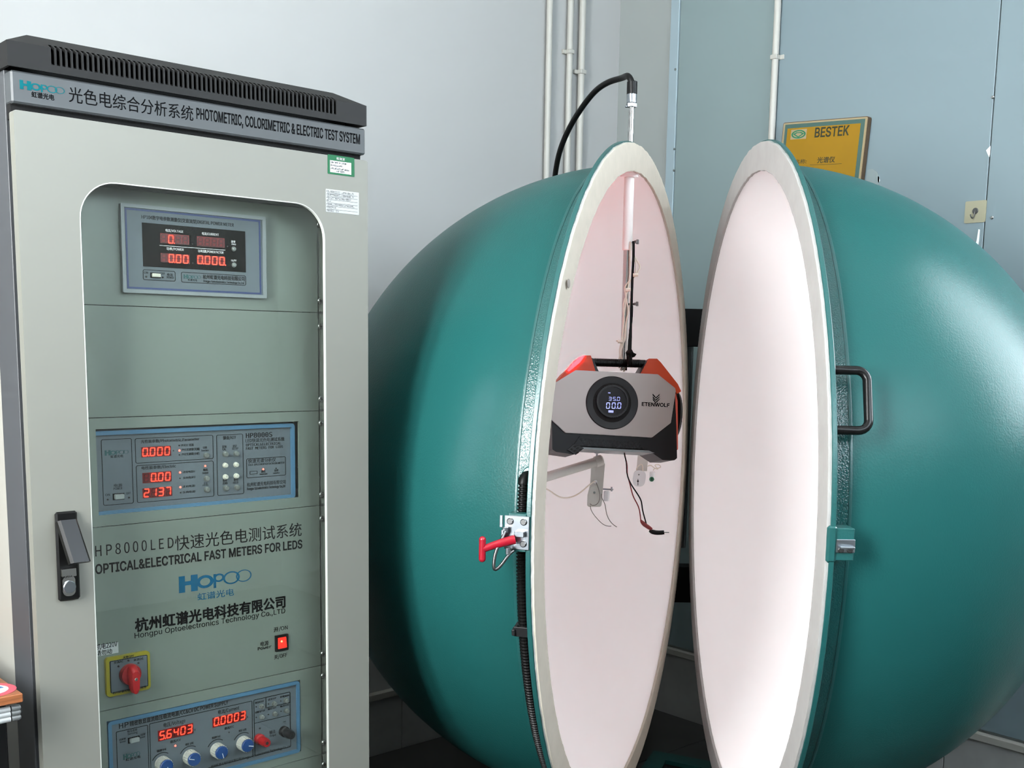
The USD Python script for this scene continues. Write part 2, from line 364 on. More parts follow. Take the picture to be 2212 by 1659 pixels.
window('window_3', 'x', XW, -0.2, 0.7, 1.4, 2.9, 'tall white framed window in the right wall beyond the panels')
# floor: slab with tiles near the sphere
fl = UsdGeom.Xform.Define(stage, '/World/floor').GetPrim(); tag(fl, 'dark tiled floor under the sphere and the cabinet', kind='structure')
obj('screed', box(XN-T, XW+T, YB-T, YW+T, -0.12, -0.004), 'floor_bed', fl)
for i in range(5):
    for j in range(6):
        x0, y0 = 0.05+0.6*i, -0.75+0.6*j
        obj('tile', box(x0+.002, min(x0+.598, XW-.003), y0+.002, min(y0+.598, YW-.003), -0.006, 0.0, 0.001), 'floor_tile', fl, smooth=False)
# skirtings: tiles with a cap strip
bl = UsdGeom.Xform.Define(stage, '/World/baseboard_left').GetPrim(); tag(bl, 'dark tile skirting with a pale cap strip along the left wall', kind='structure')
zl = onY(797, 1505, YW)[2]
gx = onY(863, 1570, YW)[0]
for k in range(-4, 3):
    a, b = gx+0.6*k, min(gx+0.6*(k+1), XW-0.014)
    if b-a > 0.05: obj('tile', box(a+.0015, b-.0015, YW-0.014, YW, 0.0, zl-0.012, 0.001), 'skirting_tile', bl, smooth=False)
obj('cap_strip', box(gx-2.4, XW-0.02, YW-0.022, YW, zl-0.012, zl+0.012, 0.003), 'skirting_cap', bl, smooth=False)
br = UsdGeom.Xform.Define(stage, '/World/baseboard_right').GetPrim(); tag(br, 'dark tile skirting with a pale cap strip along the right wall', kind='structure')
zr = onX(2098, 1583, XW)[2]; gy = onX(2043, 1640, XW)[1]
for k in range(-4, 3):
    a, b = gy+0.6*k, min(gy+0.6*(k+1), YW-0.016)
    if b-a > 0.05: obj('tile', box(XW-0.014, XW, a+.0015, b-.0015, 0.0, zr-0.012, 0.001), 'skirting_tile', br, smooth=False)
obj('cap_strip', box(XW-0.022, XW, gy-2.4, YW-0.02, zr-0.012, zr+0.012, 0.003), 'skirting_cap', br, smooth=False)
# cladding of the right wall
PT = 0.008
def wpanel(name, ya, yb, m, t=PT): return obj(name, box(XW-t, XW, ya, yb, zr+0.02, ZC-0.01, 0.0015), m, wr, smooth=False)
y_strip = onX(1452, 100, XW)[1]; y_s2 = onX(1470, 100, XW)[1]; y_pipe = onX(1674, 150, XW)[1]; y_seam = onX(2145, 276, XW)[1]
wpanel('wall_panel', y_pipe+0.001, y_s2-0.001, 'panel_green')
wpanel('wall_panel', y_seam+0.0015, y_pipe-0.001, 'panel_blue')
wpanel('wall_panel', 0.71, y_seam-0.0015, 'panel_blue')
wpanel('edge_strip', y_s2, y_strip, 'trim_blue', 0.013)
for p in ((1457, 322), (1459, 150), (1456, 368)):
    q = onX(*p, XW-0.013); obj('screw', disc(q, -EX, 0.0042, 0.003, 0.0015, 12), 'screw_steel', wr)
for p in ((2144.5, 210), (2143, 470)):
    q = onX(*p, XW-PT); obj('screw', disc(q, -EX, 0.0045, 0.003, 0.0015, 12), 'chrome', wr)
# pipes
def pipe(x, y, r, m, label, clips, wall):
    t = thing('wall_pipe', label, 'pipe', 'white pipes on the walls')
    obj('pipe', revolve([(0, 0), (r, 0), (r, ZC-0.02), (0, ZC-0.02)], (x, y, 0.01), EZ, sections=20), m, t)
    for z, side in clips:
        if wall == 'Y': c = [box(x-r-0.0015, x+r+0.0015, y-r-0.0015, YW, z-0.007, z+0.007, 0.0015), box(x-r-0.014, x-r, YW-0.010, YW, z-0.007, z+0.007, 0.0015)]
        else: c = [box(x-r-0.0015, XW, y-r-0.0015, y+r+0.0015, z-0.007, z+0.007, 0.0015), box(XW-0.012, XW, y-r-0.014, y-r, z-0.007, z+0.007, 0.0015)]
        obj('clip', c, m, t, smooth=False)
yp = YW-0.016
pipe(onY(1186, 100, yp)[0], yp, 0.0105, 'pipe_white', 'white wall pipe furthest left of the three beside the room corner', [], 'Y')
pipe(onY(1231, 100, yp)[0], yp, 0.0105, 'pipe_white', 'middle white pipe of the three beside the room corner, with an upper clip', [(onY(1222, 110, yp)[2], 0)], 'Y')
pipe(onY(1258, 60, yp)[0]+.0, yp, 0.0115, 'pipe_white', 'white wall pipe nearest the room corner, its clip a little lower', [(onY(1244, 153, yp)[2], 0)], 'Y')
pipe(XW-PT-0.013, onX(1674, 150, XW-0.02)[1], 0.0105, 'pipe_white', 'single white pipe running down the blue panelled wall behind the right half', [(onX(1680, 123, XW-0.02)[2], 0)], 'X')

# =================================================================== THE CABINET
YH, YD, YP = 1.679, 1.668, 1.729       # header plane, door front, rack panel plane
CX0, CX1 = 0.556, 1.1535
ZTOP = onY(400, 147, YH)[2]
cab = thing('equipment_cabinet', 'tall cream and grey equipment cabinet with a glazed door, left of the green sphere', 'cabinet')
def zY(p, Y=YH): return onY(*p, Y)[2]
z_roofb = (zY((18.1, 142.6)) + zY((790.8, 273.3)))/2
z_hb = (zY((25.9, 222)) + zY((789.7, 334)))/2
z_doort = zY((400, 290), YD)
z_roofm = (zY((15.7, 88.9)) + zY((790.8, 228.5)))/2
z_rooft = (zY((30.7, 75), YH+.02) + zY((740, 205), YH+.02))/2 + 0.006
CYB = 2.28
rx0, rx1 = onY(18.1, 142.6, YH-.004)[0]-.001, onY(790.8, 273.3, YH-.004)[0]+.001
# roof: chamfered hollow cap with vent slots through its front
RYF, RYB = YH-0.004, CYB+0.004
ch = 0.042
roof = m3.Manifold.hull_points(np.array([(x, y, z) for x in (rx0, rx1) for y in (RYF, RYB) for z in (z_roofb, z_roofm)] + [(x, y, z_rooft) for x in (rx0+ch, rx1-ch) for y in (RYF+ch, RYB-ch)], float))
inner = m3.Manifold.hull_points(np.array([(x, y, z) for x in (rx0+.004, rx1-.004) for y in (RYF+.004, RYB-.004) for z in (z_roofb-.01, z_roofm-.003)] + [(x, y, z_rooft-.004) for x in (rx0+ch, rx1-ch) for y in (RYF+ch, RYB-ch)], float))
roof = roof - inner
sa, sb = onY(108, 118, RYF)[0], onY(728, 226, RYF)[0]
zs0 = onY(113, 140, RYF)[2]; zs1 = z_roofm+0.006
NS = 62; slots = []
for k in range(NS):
    xc = sa + (sb-sa)*(k+.5)/NS; w = 0.0024
    slots.append(m3.Manifold.cube((2*w, 0.04, zs1-zs0)).translate((xc-w, RYF-.005, zs0)))
roof = roof - m3.Manifold.batch_boolean(slots, m3.OpType.Add)
obj('roof', tm(roof), 'roof_grey', cab, smooth=25, label='dark grey chamfered roof with a row of vent slots')
obj('roof_lining', box(rx0+.012, rx1-.012, RYF+.05, RYB-.012, z_roofb+.004, z_roofm-.01), 'black_gap', cab)
# header
hx0, hx1 = CX0+0.0015, CX1
obj('header', box(hx0, hx1, YH, YH+0.03, z_hb, z_roofb-0.004, 0.0025), 'header_grey', cab, smooth=False, label='grey header panel with the black printed title')
logo(cab, (42, 170), (140, 190), (43, 194), (139, 205), YH, 'logo_teal', 'teal logo on the header')
h_ = lambda x, y: (x/8.296, 60+y/8.296)
letter(cab, 'lettering', '虹谱光电', h_(565, 1245), h_(972, 1282), 10, YH, 'ink_black', stroke=1)
letter(cab, 'lettering', '光色电综合分析系统', (149, 219), (417.5, 257), 26.5, YH, 'ink_black', stroke=0, px=100)
letter(cab, 'lettering', 'PHOTOMETRIC, COLORIMETRIC & ELECTRIC TEST SYSTEM', (424.5, 257.0), (777.5, 310.5), 23, YH, 'ink_black', font='sans', px=100, stroke=2)
# carcass: posts, side panel, back, floor
def frame_post(x0, x1): return box(x0, x1, 1.706, 1.785, 0.03, z_roofb, 0.0008)
obj('post', frame_post(CX0+.001, CX0+.045), 'post_grey', cab, smooth=False)
obj('post', frame_post(CX1-.045, CX1-.001), 'post_grey', cab, smooth=False)
obj('side_panel', [box(CX0+.002, CX0+.02, 1.790, CYB, 0.03, z_roofb-.002, 0.003), box(CX0+.0012, CX0+.004, 1.785, 1.792, 0.03, z_roofb-.002)], 'side_cream', cab, smooth=False, label='cream side panel')
obj('side_panel', box(CX1-.02, CX1-.002, 1.785, CYB, 0.03, z_roofb-.002, 0.002), 'side_cream', cab, smooth=False, label='cream side panel')
obj('back_panel', box(CX0+.02, CX1-.02, CYB-.02, CYB, 0.03, z_roofb), 'inside_dark', cab)
obj('plinth', box(CX0+.01, CX1-.01, 1.70, CYB, 0.0, 0.05), 'post_grey', cab)
obj('top_rail', box(CX0+.003, CX1-.003, YH+.012, 1.76, z_hb-.02, z_hb+.006), 'inside_dark', cab)
x_rail0, x_rail1 = 0.855-0.2455, 0.855+0.2455
z_pt = onY(640, 448, YP)[2]
obj('rack_rail', box(CX0+.045, x_rail0+.03, YP+.003, YP+.03, 0.05, z_hb-.02), 'rail_grey', cab)
obj('rack_rail', box(x_rail1-.03, CX1-.045, YP+.003, YP+.03, 0.05, z_hb-.02), 'rail_grey', cab)
obj('rack_header', box(CX0+.045, CX1-.045, YP-.004, YP+.02, z_pt+.0015, z_hb-.005), 'rail_grey', cab)
obj('interior', box(CX0+.05, CX1-.05, YP+.12, YP+.13, 0.05, z_hb-.02), 'black_gap', cab)
# door
dx0, dx1 = 0.5552, onY(795.6, 900, YD)[0]
z_door0 = 0.07
gx0, gx1, gz0, gz1 = 0.6455, 1.0600, 0.25, onY(450, 417.5, YD)[2]
gx0 = onY(188, 860, YD)[0]; gx1 = onY(704.5, 900, YD)[0]
outer = rrect(dx0, dx1, z_door0, z_doort, 0.004); hole = rrect(gx0, gx1, gz0, gz1, 0.056, 10)
dm = [front(outer.difference(hole), YD, YD+0.0055), front(ring(outer, 0.035), YD+.0054, YD+.018)]
door = obj('door', dm, 'door_cream', cab, smooth=30, label='cream door frame around the window')
obj('door_edge', front(ring(hole.buffer(0.0008), 0.0016), YD-0.0002, YD+.0055), 'door_edge', door, smooth=30)
obj('glass_pane', front(rrect(gx0-.012, gx1+.012, gz0-.012, gz1+.012, .06), YD+0.0058, YD+0.0098), 'glass_pane', door, smooth=False)
# swing handle lock
hk = lambda x, y: (x/2.969, 1100+y/2.969)
bx0, bx1, bz0, bz1 = rect_px(hk(345, 15), hk(492, 8), hk(368, 588), hk(503, 572), YD)
obj('lock_plate', box(bx0, bx1, YD-0.007, YD, bz0, bz1, 0.003), 'black_plastic', door, smooth=False, label='black swing handle escutcheon')
A = onY(*hk(425, 75), YD-0.012); B_ = onY(*hk(512, 345), YD-0.034)
wv = EX*0.0135
def lever(a, b, w0, w1, t):
    d = b-a; d /= np.linalg.norm(d); n = np.cross(d, EX); n /= np.linalg.norm(n); n = n if n[1] < 0 else -n
    pts = []
    for p, w in ((a, w0), (b, w1)):
        for s in (-1, 1):
            for q, k in ((0, 1), (t*.7, 1), (t, .75)): pts.append(p + EX*w*s*k + n*(q-t*.4))
    return hull(pts)
obj('door_handle', lever(A, B_, 0.0145, 0.0150, 0.014), 'black_plastic', door, smooth=25, label='black lever of the swing handle standing open')
LY = YD-0.007
lx0, lx1, lz0, lz1 = rect_px(hk(390, 425), hk(472, 420), hk(397, 560), hk(478, 545), LY)
obj('lock_cylinder', [front(rrect(lx0, lx1, lz0, lz1, (lx1-lx0)*.42), LY-0.006, LY), front(rrect(lx0-.001, lx1+.001, lz1-.001, lz1+.011, .001), LY-0.009, LY)], 'chrome', door, smooth=25, label='chrome lock with a keyhole')
lc = np.array([(lx0+lx1)/2, LY-.006, (lz0*.55+lz1*.45)])
obj('keyhole', [disc(lc, -EY, .0095, .003, .001), ], 'zinc', door)
letter(door, 'lettering', 'PUSH', hk(400, 442), hk(462, 438), 3.6, LY-.0095, 'ink_black', font='sans', px=60)
# stickers on the door
sk_ = lambda x, y: (640+x/9.217, 180+y/9.217)
g0 = rect_px(sk_(622, 1420), sk_(1160, 1478), sk_(624, 1810), sk_(1150, 1885), YD)
g0 = rect_px((707.3, 334), (765.8, 340.5), (708, 376), (764.5, 381.5), YD)
obj('sticker', front(rrect(g0[0], g0[1], g0[2], g0[3], .0015), YD-.0005, YD), 'sticker_green', door, smooth=False, label='green inspection sticker with a white writing field')
w0 = rect_px((712.5, 346), (758.5, 352), (712.5, 372), (758.5, 377.5), YD)
obj('sticker_field', front(rrect(*w0), YD-.0007, YD-.0004), 'paper_white', door, smooth=False)
letter(door, 'lettering', '检测室', (727, 344.8), (745, 347.0), 4.6, YD-.0006, 'paper_white')
def print_marks(l, r, y, hpx, Yf, m, rng):
    a, b = onY(l, y, Yf), onY(r, y+(r-l)*.13, Yf); h = onY(l, y-hpx, Yf)[2]-a[2]; z = (a[2]+b[2])/2; x = a[0]; g = []
    while x < b[0]:
        w = h*rng.uniform(.45, .85); g += [sbox(x, z+h*k, min(x+w, b[0]), z+h*(k+.22)) for k in (0.0, .38, .76) if rng.random() < .8]
        x += w + h*rng.uniform(.18, .5)
    obj('print_marks', front(union_all(g), Yf-.0003, Yf+.0002), m, door, smooth=False)
rng = random.Random(11)
for i, (l, r) in enumerate(((714.5, 748), (714.5, 739), (714.5, 754), (727, 745))): print_marks(l, r, 351.5+i*6.6, 3.0, YD-.0007, 'ink_grey', rng)
s0 = rect_px((702.5, 407.2), (775.0, 416.5), (704.5, 457), (775.2, 465), YD)
obj('sticker', front(rrect(*s0, .0012), YD-.0005, YD), 'paper_silver', door, smooth=False, label='creased silver white asset sticker with ruled lines')
for i in range(7):
    print_marks(705.5, 705.5+(58, 58, 52, 9, 60, 20, 26)[i], 414.0+i*6.9, 3.6, YD-.0005, 'ink_faint', rng)
    z = (onY(740, 420.5+i*6.9, YD)[2])
    if i < 6: obj('ruled_line', front(sbox(s0[0]+.003, z-.0003, s0[1]-.003, z+.0003), YD-.0006, YD-.0004), 'ink_faint', door, smooth=False)

# =================================================================== RACK PANELS AND INSTRUMENTS
SEAM = [448, 674, 888.4, 1096.3, 1447.6, 1642.8]
zs = [onY(640, y, YP)[2] for y in SEAM] + [0.33]
x_fold = onY(687, 900, YP)[0]; xl_fold = 2*0.855-x_fold
rx0_, rx1_ = 0.855-0.2413, 0.855+0.2413
def rack_panel(i, label, hole=None):
    z1, z0 = zs[i]-0.0006, zs[i+1]+0.0006
    t = thing('rack_panel', label, 'rack panel', 'rack panels in the cabinet')
    body = sbox(xl_fold, z0, x_fold, z1); ears = [sbox(rx0_, z0+.002, xl_fold+.001, z1-.002), sbox(x_fold-.001, z0+.002, rx1_, z1-.002)]
    if hole is not None: body = body.difference(hole)
    obj('panel', front(body, YP-.0022, YP+.0015), 'rack_panel_paint', t, smooth=False)
    for ear in ears: obj('ear', front(ear, YP, YP+.002), 'rack_panel_paint', t, smooth=False)
    return t
def screws(t, ys, Y=YP):
    for y in ys:
        z = onY(694, y, Y)[2]
        for x in (0.855+0.2335, 0.855-0.2335):
            obj('screw', [revolve([(0, 0), (.0058, 0), (.0056, .0015), (.0042, .0034), (.0016, .0042), (0, .0040)], (x, Y, z), -EY, sections=16)], 'screw_steel', t)
            obj('screw_recess', [box(x-.0024, x+.0024, Y-.0045, Y-.003, z-.0006, z+.0006), box(x-.0006, x+.0006, Y-.0045, Y-.003, z-.0024, z+.0024)], 'black_gap', t, smooth=False)
# cut-outs
c_m1 = rect_px(k2(352, 208), k2(1425, 310), k2(375, 866), k2(1436, 908), YP)
c_te = rect_px(k3(100, 183), k3(1830, 122), k3(128, 920), k3(1840, 768), YP)
ps_tl, ps_tr, ps_br = onY(*k5(195, 705), YP), onY(*k5(1845, 345), YP), onY(*k5(1850, 950), YP)
c_ps = (ps_tl[0], (ps_tr[0]+ps_br[0])/2, onY(*k5(1850, 955), YP)[2], (ps_tl[2]+ps_tr[2])/2)
p0 = rack_panel(0, 'green grey rack panel at the top, holding the small power meter', sbox(*[c_m1[i] for i in (0, 2, 1, 3)])); screws(p0, (485, 650))
p1 = rack_panel(1, 'blank green grey rack panel below the power meter'); screws(p1, (705, 862))
p2 = rack_panel(2, 'green grey rack panel framing the tester with the number keys', sbox(*[c_te[i] for i in (0, 2, 1, 3)])); screws(p2, (914, 1068))
p3 = rack_panel(3, 'tall green grey rack panel printed with the blue logo and the company name'); screws(p3, (1120, 1412))
p4 = rack_panel(4, 'green grey rack panel framing the power supply with blue knobs', sbox(*[c_ps[i] for i in (0, 2, 1, 3)])); screws(p4, (1460, 1605))
p5 = rack_panel(5, 'blank green grey rack panel lowest in the cabinet, at the picture edge'); screws(p5, (1652,))
def outline(parent, pts, Y, w=0.0009, r=0.003, name='printed_outline', m='ink_black'):
    x0, x1, z0, z1 = rect_px(*pts, Y)
    return obj(name, front(ring(rrect(x0, x1, z0, z1, r), w), Y-.0004, Y+.0003), m, parent, smooth=False)
def plate_px(parent, name, pts, Y, t, m, r=0.0, **k):
    x0, x1, z0, z1 = rect_px(*pts, Y)
    return obj(name, front(rrect(x0, x1, z0, z1, r), Y-t, Y+.0003), m, parent, smooth=False, **k)
def digits(parent, s, pl, pr, hpx, Y, slots=None, tk=0.13, slant=0.06, fill=0.74):
    """s like '0.000'; pl,pr: bottom corners of the row of digits"""
    a, b = onY(*pl, Y), onY(*pr, Y); up = onY(pl[0], pl[1]-hpx, Y); h = up[2]-a[2]; z = (a[2]+b[2])/2
    cells = []
    for c in s:
        if c == '.': cells[-1][1] = True
        else: cells.append([c, False])
    W = (b[0]-a[0])/len(cells)
    for i, (c, d) in enumerate(cells):
        lit, dim = seven(c, d, W*fill, h, h*tk, slant)
        mv = lambda g: affinity.translate(g, a[0]+W*i+W*.08, z)
        if lit is not None: obj('digit', front(mv(lit), Y-.0006, Y+.0002), 'segment_lit', parent, smooth=False)
        if dim is not None: obj('unlit_segment', front(mv(dim), Y-.0004, Y+.0002), 'segment_dim', parent, smooth=False)
def led(parent, p, Y, on, r=0.0016):
    q = onY(*p, Y); return obj('indicator', revolve([(0, 0), (r, 0), (r*.8, r*.7), (0, r)], q, -EY, sections=12), 'led_lit' if on else 'led_dark', parent, label='lit red indicator' if on else None)
def button(parent, p, Y, m, r=0.0030, h=0.006, label=None):
    q = onY(*p, Y); return obj('button', [revolve([(0, 0), (r*1.25, 0), (r*1.25, .001), (r, .001), (r, h-.0008), (r*.75, h), (0, h)], q, -EY, sections=16)], m, parent, label=label)
def slider(parent, a, b, Y, m):
    P, Q = onY(*a, Y), onY(*b, Y)
    obj('switch_slot', box(P[0]-.002, Q[0]+.002, Y-.0006, Y, Q[2]-.0012, P[2]+.0012), 'ink_black', parent, smooth=False)
    return obj('slide_switch', box(P[0], Q[0], Y-.006, Y-.0005, Q[2], P[2], .0008), m, parent, smooth=False)

# ---- power meter
m1 = thing('power_meter', 'small grey blue digital power meter with a black display, in the top rack panel', 'meter')
YM = YP-0.010
x0, x1, z0, z1 = rect_px(k2(345, 200), k2(1430, 305), k2(370, 870), k2(1440, 915), YM)
fr_o = rrect(x0, x1, z0, z1, .002)
obj('bezel', front(ring(fr_o, .0055), YM, YP+.004), 'bezel_grey', m1, smooth=False)
obj('faceplate', front(rrect(x0+.005, x1-.005, z0+.005, z1-.005), YM+.003, YP+.004), 'face_grey', m1, smooth=False)
obj('case', box(x0+.004, x1-.004, YP+.004, YP+.09, z0+.004, z1-.004), 'black_matte', m1)
Y1 = YM+.003
obj('blue_border', front(ring(rrect(x0+.0075, x1-.009, z0+.0065, z1-.0065), .0028), Y1-.0004, Y1+.0003), 'border_blue', m1, smooth=False)
plate_px(m1, 'display_window', (k2(505, 347), k2(1275, 415), k2(515, 675), k2(1281, 720)), Y1, .0008, 'display_black')
YD1 = Y1-.0008
letter(m1, 'lettering', 'HP104数字电参数测量仪(交直流型)DIGITAL POWER METER', k2(503, 318), k2(1192, 378), 7, Y1, 'ink_grey', stroke=1)
letter(m1, 'lettering', '电压/VOLTAGE', k2(683, 416), k2(815, 424), 5, YD1, 'ink_white')
letter(m1, 'lettering', '电流/CURRENT', k2(955, 440), k2(1080, 447), 5, YD1, 'ink_white')
letter(m1, 'lettering', '功率/POWER', k2(690, 552), k2(818, 559), 5, YD1, 'ink_white')
letter(m1, 'lettering', '功率因数/POWER FACTOR', k2(925, 570), k2(1115, 580), 5, YD1, 'ink_white')
letter(m1, 'lettering', '清零', k2(1172, 497), k2(1204, 499), 4, YD1, 'ink_white'); letter(m1, 'lettering', 'Zero', k2(1175, 515), k2(1207, 517), 4, YD1, 'ink_white')
letter(m1, 'lettering', 'Hz/PF', k2(1172, 637), k2(1212, 640), 4, YD1, 'ink_white')
a, b = onY(*k2(638, 519), YD1), onY(*k2(1128, 554), YD1)
obj('printed_line', front(sbox(a[0], (a[2]+b[2])/2-.0004, b[0], (a[2]+b[2])/2+.0004), YD1-.0004, YD1), 'ink_white', m1, smooth=False)
plate_px(m1, 'digit_window', (k2(642, 425), k2(858, 445), k2(645, 500), k2(860, 515)), YD1, .0003, 'display_red')
plate_px(m1, 'digit_window', (k2(915, 445), k2(1122, 470), k2(918, 520), k2(1125, 540)), YD1, .0003, 'display_red')
plate_px(m1, 'digit_window', (k2(645, 575), k2(862, 590), k2(648, 640), k2(863, 655)), YD1, .0003, 'display_red')
plate_px(m1, 'digit_window', (k2(915, 590), k2(1128, 605), k2(917, 655), k2(1130, 672)), YD1, .0003, 'display_red')
YS1 = YD1-.0003
digits(m1, ' 0.  ', k2(642, 500), k2(858, 516), 19, YS1)
digits(m1, '    ', k2(917, 520), k2(1124, 540), 19, YS1)
digits(m1, ' 0.00', k2(645, 645), k2(862, 656), 19.5, YS1)
digits(m1, '0.000.', k2(915, 655), k2(1132, 673), 19.5, YS1)
button(m1, k2(1191, 545), YD1, 'button_metal', .0032, .004); button(m1, k2(1193, 665), YD1, 'button_metal', .0032, .004)
for p in ((883, 508), (886, 650), (1145, 527)): led(m1, k2(*p), YD1, False, .001)
outline(m1, (k2(512, 697), k2(757, 712), k2(515, 775), k2(757, 790)), Y1)
outline(m1, (k2(798, 715), k2(1283, 745), k2(800, 793), k2(1283, 820)), Y1)
slider(m1, k2(577, 727), k2(638, 758), Y1, 'button_cream')
letter(m1, 'lettering', 'ON', k2(522, 728), k2(552, 731), 4.5, Y1, 'ink_grey'); letter(m1, 'lettering', 'OFF', k2(645, 735), k2(680, 738), 4.5, Y1, 'ink_grey')
letter(m1, 'lettering', '电源', k2(695, 745), k2(738, 748), 5, Y1, 'ink_grey'); letter(m1, 'lettering', 'POWER', k2(693, 765), k2(745, 768), 4.5, Y1, 'ink_grey')
led(m1, k2(540, 752), Y1, False); led(m1, k2(662, 757), Y1, False)
logo(m1, k2(818, 735), k2(946, 742), k2(818, 766), k2(946, 773), Y1, 'logo_faint')
letter(m1, 'lettering', '虹谱光电', k2(850, 782), k2(918, 787), 4, Y1, 'ink_grey')
letter(m1, 'lettering', '杭州虹谱光电科技有限公司', k2(962, 765), k2(1273, 783), 7.5, Y1, 'ink_grey', stroke=1)
letter(m1, 'lettering', 'Hongpu Optoelectronics Technology Co.,Ltd', k2(965, 792), k2(1268, 808), 4.5, Y1, 'ink_grey', font='sans')

# ---- fast tester
te = thing('led_tester', 'wide grey instrument with blue frame and number keys, in the middle of the rack', 'tester')
YT = YP+0.006
tx0 = xl_fold+.004
tz1 = (onY(*k3(100, 200), YT)[2]+onY(*k3(1790, 138), YT)[2])/2; tz0 = (onY(*k3(130, 918), YT)[2]+onY(*k3(1795, 775), YT)[2])/2
tx1 = onY(*k3(1797, 450), YT)[0]
fo = rrect(tx0, tx1, tz0, tz1, .006)
obj('blue_frame', front(ring(fo, .0065), YT-.004, YT+.01), 'frame_blue', te, smooth=25, label='light blue front frame')
obj('faceplate', front(fo.buffer(-.006), YT+.001, YT+.01), 'face_grey', te, smooth=False)
obj('case', box(tx0+.005, tx1-.005, YT+.01, YT+.10, tz0+.005, tz1-.005), 'black_matte', te)
obj('case_corner', disc(onY(*k3(1815, 600), YT+.02), EX, .02, .015), 'rail_grey', te)
Y2 = YT+.001
for pts in (((148, 275), (412, 262), (172, 838), (430, 820)), ((437, 265), (1107, 235), (447, 478), (1110, 440)), ((447, 495), (1110, 455), (460, 815), (1117, 760)), ((1133, 235), (1362, 225), (1145, 757), (1370, 735)), ((1388, 437), (1727, 418), (1395, 603), (1727, 580))):
    outline(te, [k3(*p) for p in pts], Y2)
logo(te, k3(182, 368), k3(385, 357), k3(182, 412), k3(385, 400), Y2, 'logo_faint')
L3 = lambda s, p, q, h, m='ink_grey', **k: letter(te, 'lettering', s, k3(*p), k3(*q), h, Y2, m, **k)
L3('虹谱光电', (232, 430), (340, 425), 5); L3('电源', (262, 678), (332, 674), 5.5); L3('POWER', (258, 704), (332, 700), 5); L3('ON', (187, 756), (226, 754), 4.5); L3('OFF', (366, 742), (405, 740), 4.5)
L3('光性能参数/Photometric Parameter', (492, 303), (990, 280), 5.5, stroke=1); L3('电性能参数/Electric', (497, 527), (790, 513), 5.5, stroke=1)
L3('PHO2 光强', (838, 333), (942, 328), 4.5); L3('PH1光通量(光桶)', (842, 372), (992, 362), 4.5); L3('PH2光通量(小球)', (842, 410), (990, 401), 4.5)
L3('切换', (1020, 353), (1056, 351), 4.5); L3('Function', (1008, 376), (1068, 373), 4)
L3('正向电压U', (852, 560), (950, 553), 4); L3('反向电压U', (852, 609), (955, 602), 4); L3('正向电流I', (852, 683), (952, 676), 4); L3('反向电流I', (852, 732), (955, 724), 4)
L3('输出', (1022, 542), (1060, 540), 4.5); L3('Output', (1015, 568), (1068, 565), 4); L3('正反', (1027, 660), (1060, 657), 4.5); L3('For Rev', (1018, 672), (1068, 668), 3)
L3('键盘/KEY', (1192, 273), (1302, 268), 6, stroke=1)
L3('定标', (1185, 345), (1222, 342), 4.5); L3('CAL', (1187, 368), (1218, 366), 4.5); L3('设定', (1275, 340), (1310, 338), 4.5); L3('SETUP', (1268, 362), (1322, 359), 4.5)
L3('校零', (1190, 633), (1226, 631), 4.5); L3('ZERO', (1188, 658), (1230, 655), 4.5); L3('保持', (1282, 627), (1320, 624), 4.5); L3('HOLD', (1278, 652), (1322, 649), 4.5)
L3('HP8000S', (1387, 258), (1612, 252), 10, 'ink_black', font='mono', stroke=1); L3('LED快速光色电测试系统', (1385, 297), (1715, 284), 7, stroke=0); L3('OPTICAL&ELECTRICAL', (1388, 330), (1687, 318), 5.5, font='mono', stroke=1); L3('FAST METERS FOR LEDS', (1388, 360), (1703, 347), 5.5, font='mono', stroke=1)
L3('快速光谱分析仪', (1408, 472), (1642, 460), 7); L3('FAST-SPECTROPHOTOCOLOR-METER', (1408, 497), (1715, 482), 4); L3('通讯', (1517, 557), (1553, 554), 4.5); L3('TRANSMIT', (1502, 577), (1572, 573), 3); L3('采样', (1628, 548), (1664, 546), 4.5); L3('SAMPLE', (1618, 568), (1676, 565), 3)
L3('杭州虹谱光电科技有限公司', (1397, 672), (1726, 650), 7); L3('Hongpu Optoelectronics Technology Co.,Ltd', (1397, 704), (1723, 682), 5.5, font='sans', stroke=1)
outline(te, [k3(*p) for p in ((1420, 545), (1485, 540), (1420, 572), (1485, 568))], Y2, .0006, .0005)
for pts, s, tl in ((((493, 338), (745, 328), (495, 425), (747, 415)), '0.000', 21), (((503, 555), (750, 548), (505, 645), (752, 632)), ' 0.00', 21), (((503, 690), (757, 675), (507, 773), (757, 758)), '2137', 21)):
    plate_px(te, 'digit_window', [k3(*p) for p in pts], Y2, .0008, 'display_red')
    digits(te, s, (k3(*pts[2])[0]+.5, k3(*pts[2])[1]-1.6), (k3(*pts[3])[0], k3(*pts[3])[1]-1.6), 19, Y2-.0008, slant=.08)
for p, on in (((820, 368), 1), ((825, 556), 1), ((828, 681), 1), ((1040, 500), 1), ((1535, 528), 1), ((768, 370), 0), ((818, 325), 0), ((820, 405), 0), ((825, 605), 0), ((830, 728), 0), ((1645, 520), 0)): led(te, k3(*p), Y2, on, .0019 if on else .0013)
for p in ((1047, 410), (1050, 607), (1053, 702), (1210, 399), (1302, 395), (1215, 689), (1308, 684)): button(te, k3(*p), Y2, 'button_metal', .0042)
for p in ((1208, 494), (1300, 489), (1210, 592), (1302, 584)): button(te, k3(*p), Y2, 'button_cream', .0038, label='cream key')
slider(te, k3(260, 742), k3(340, 778), Y2, 'switch_grey')
for p in ((208, 787), (390, 770)): led(te, k3(*p), Y2, False, .0016)

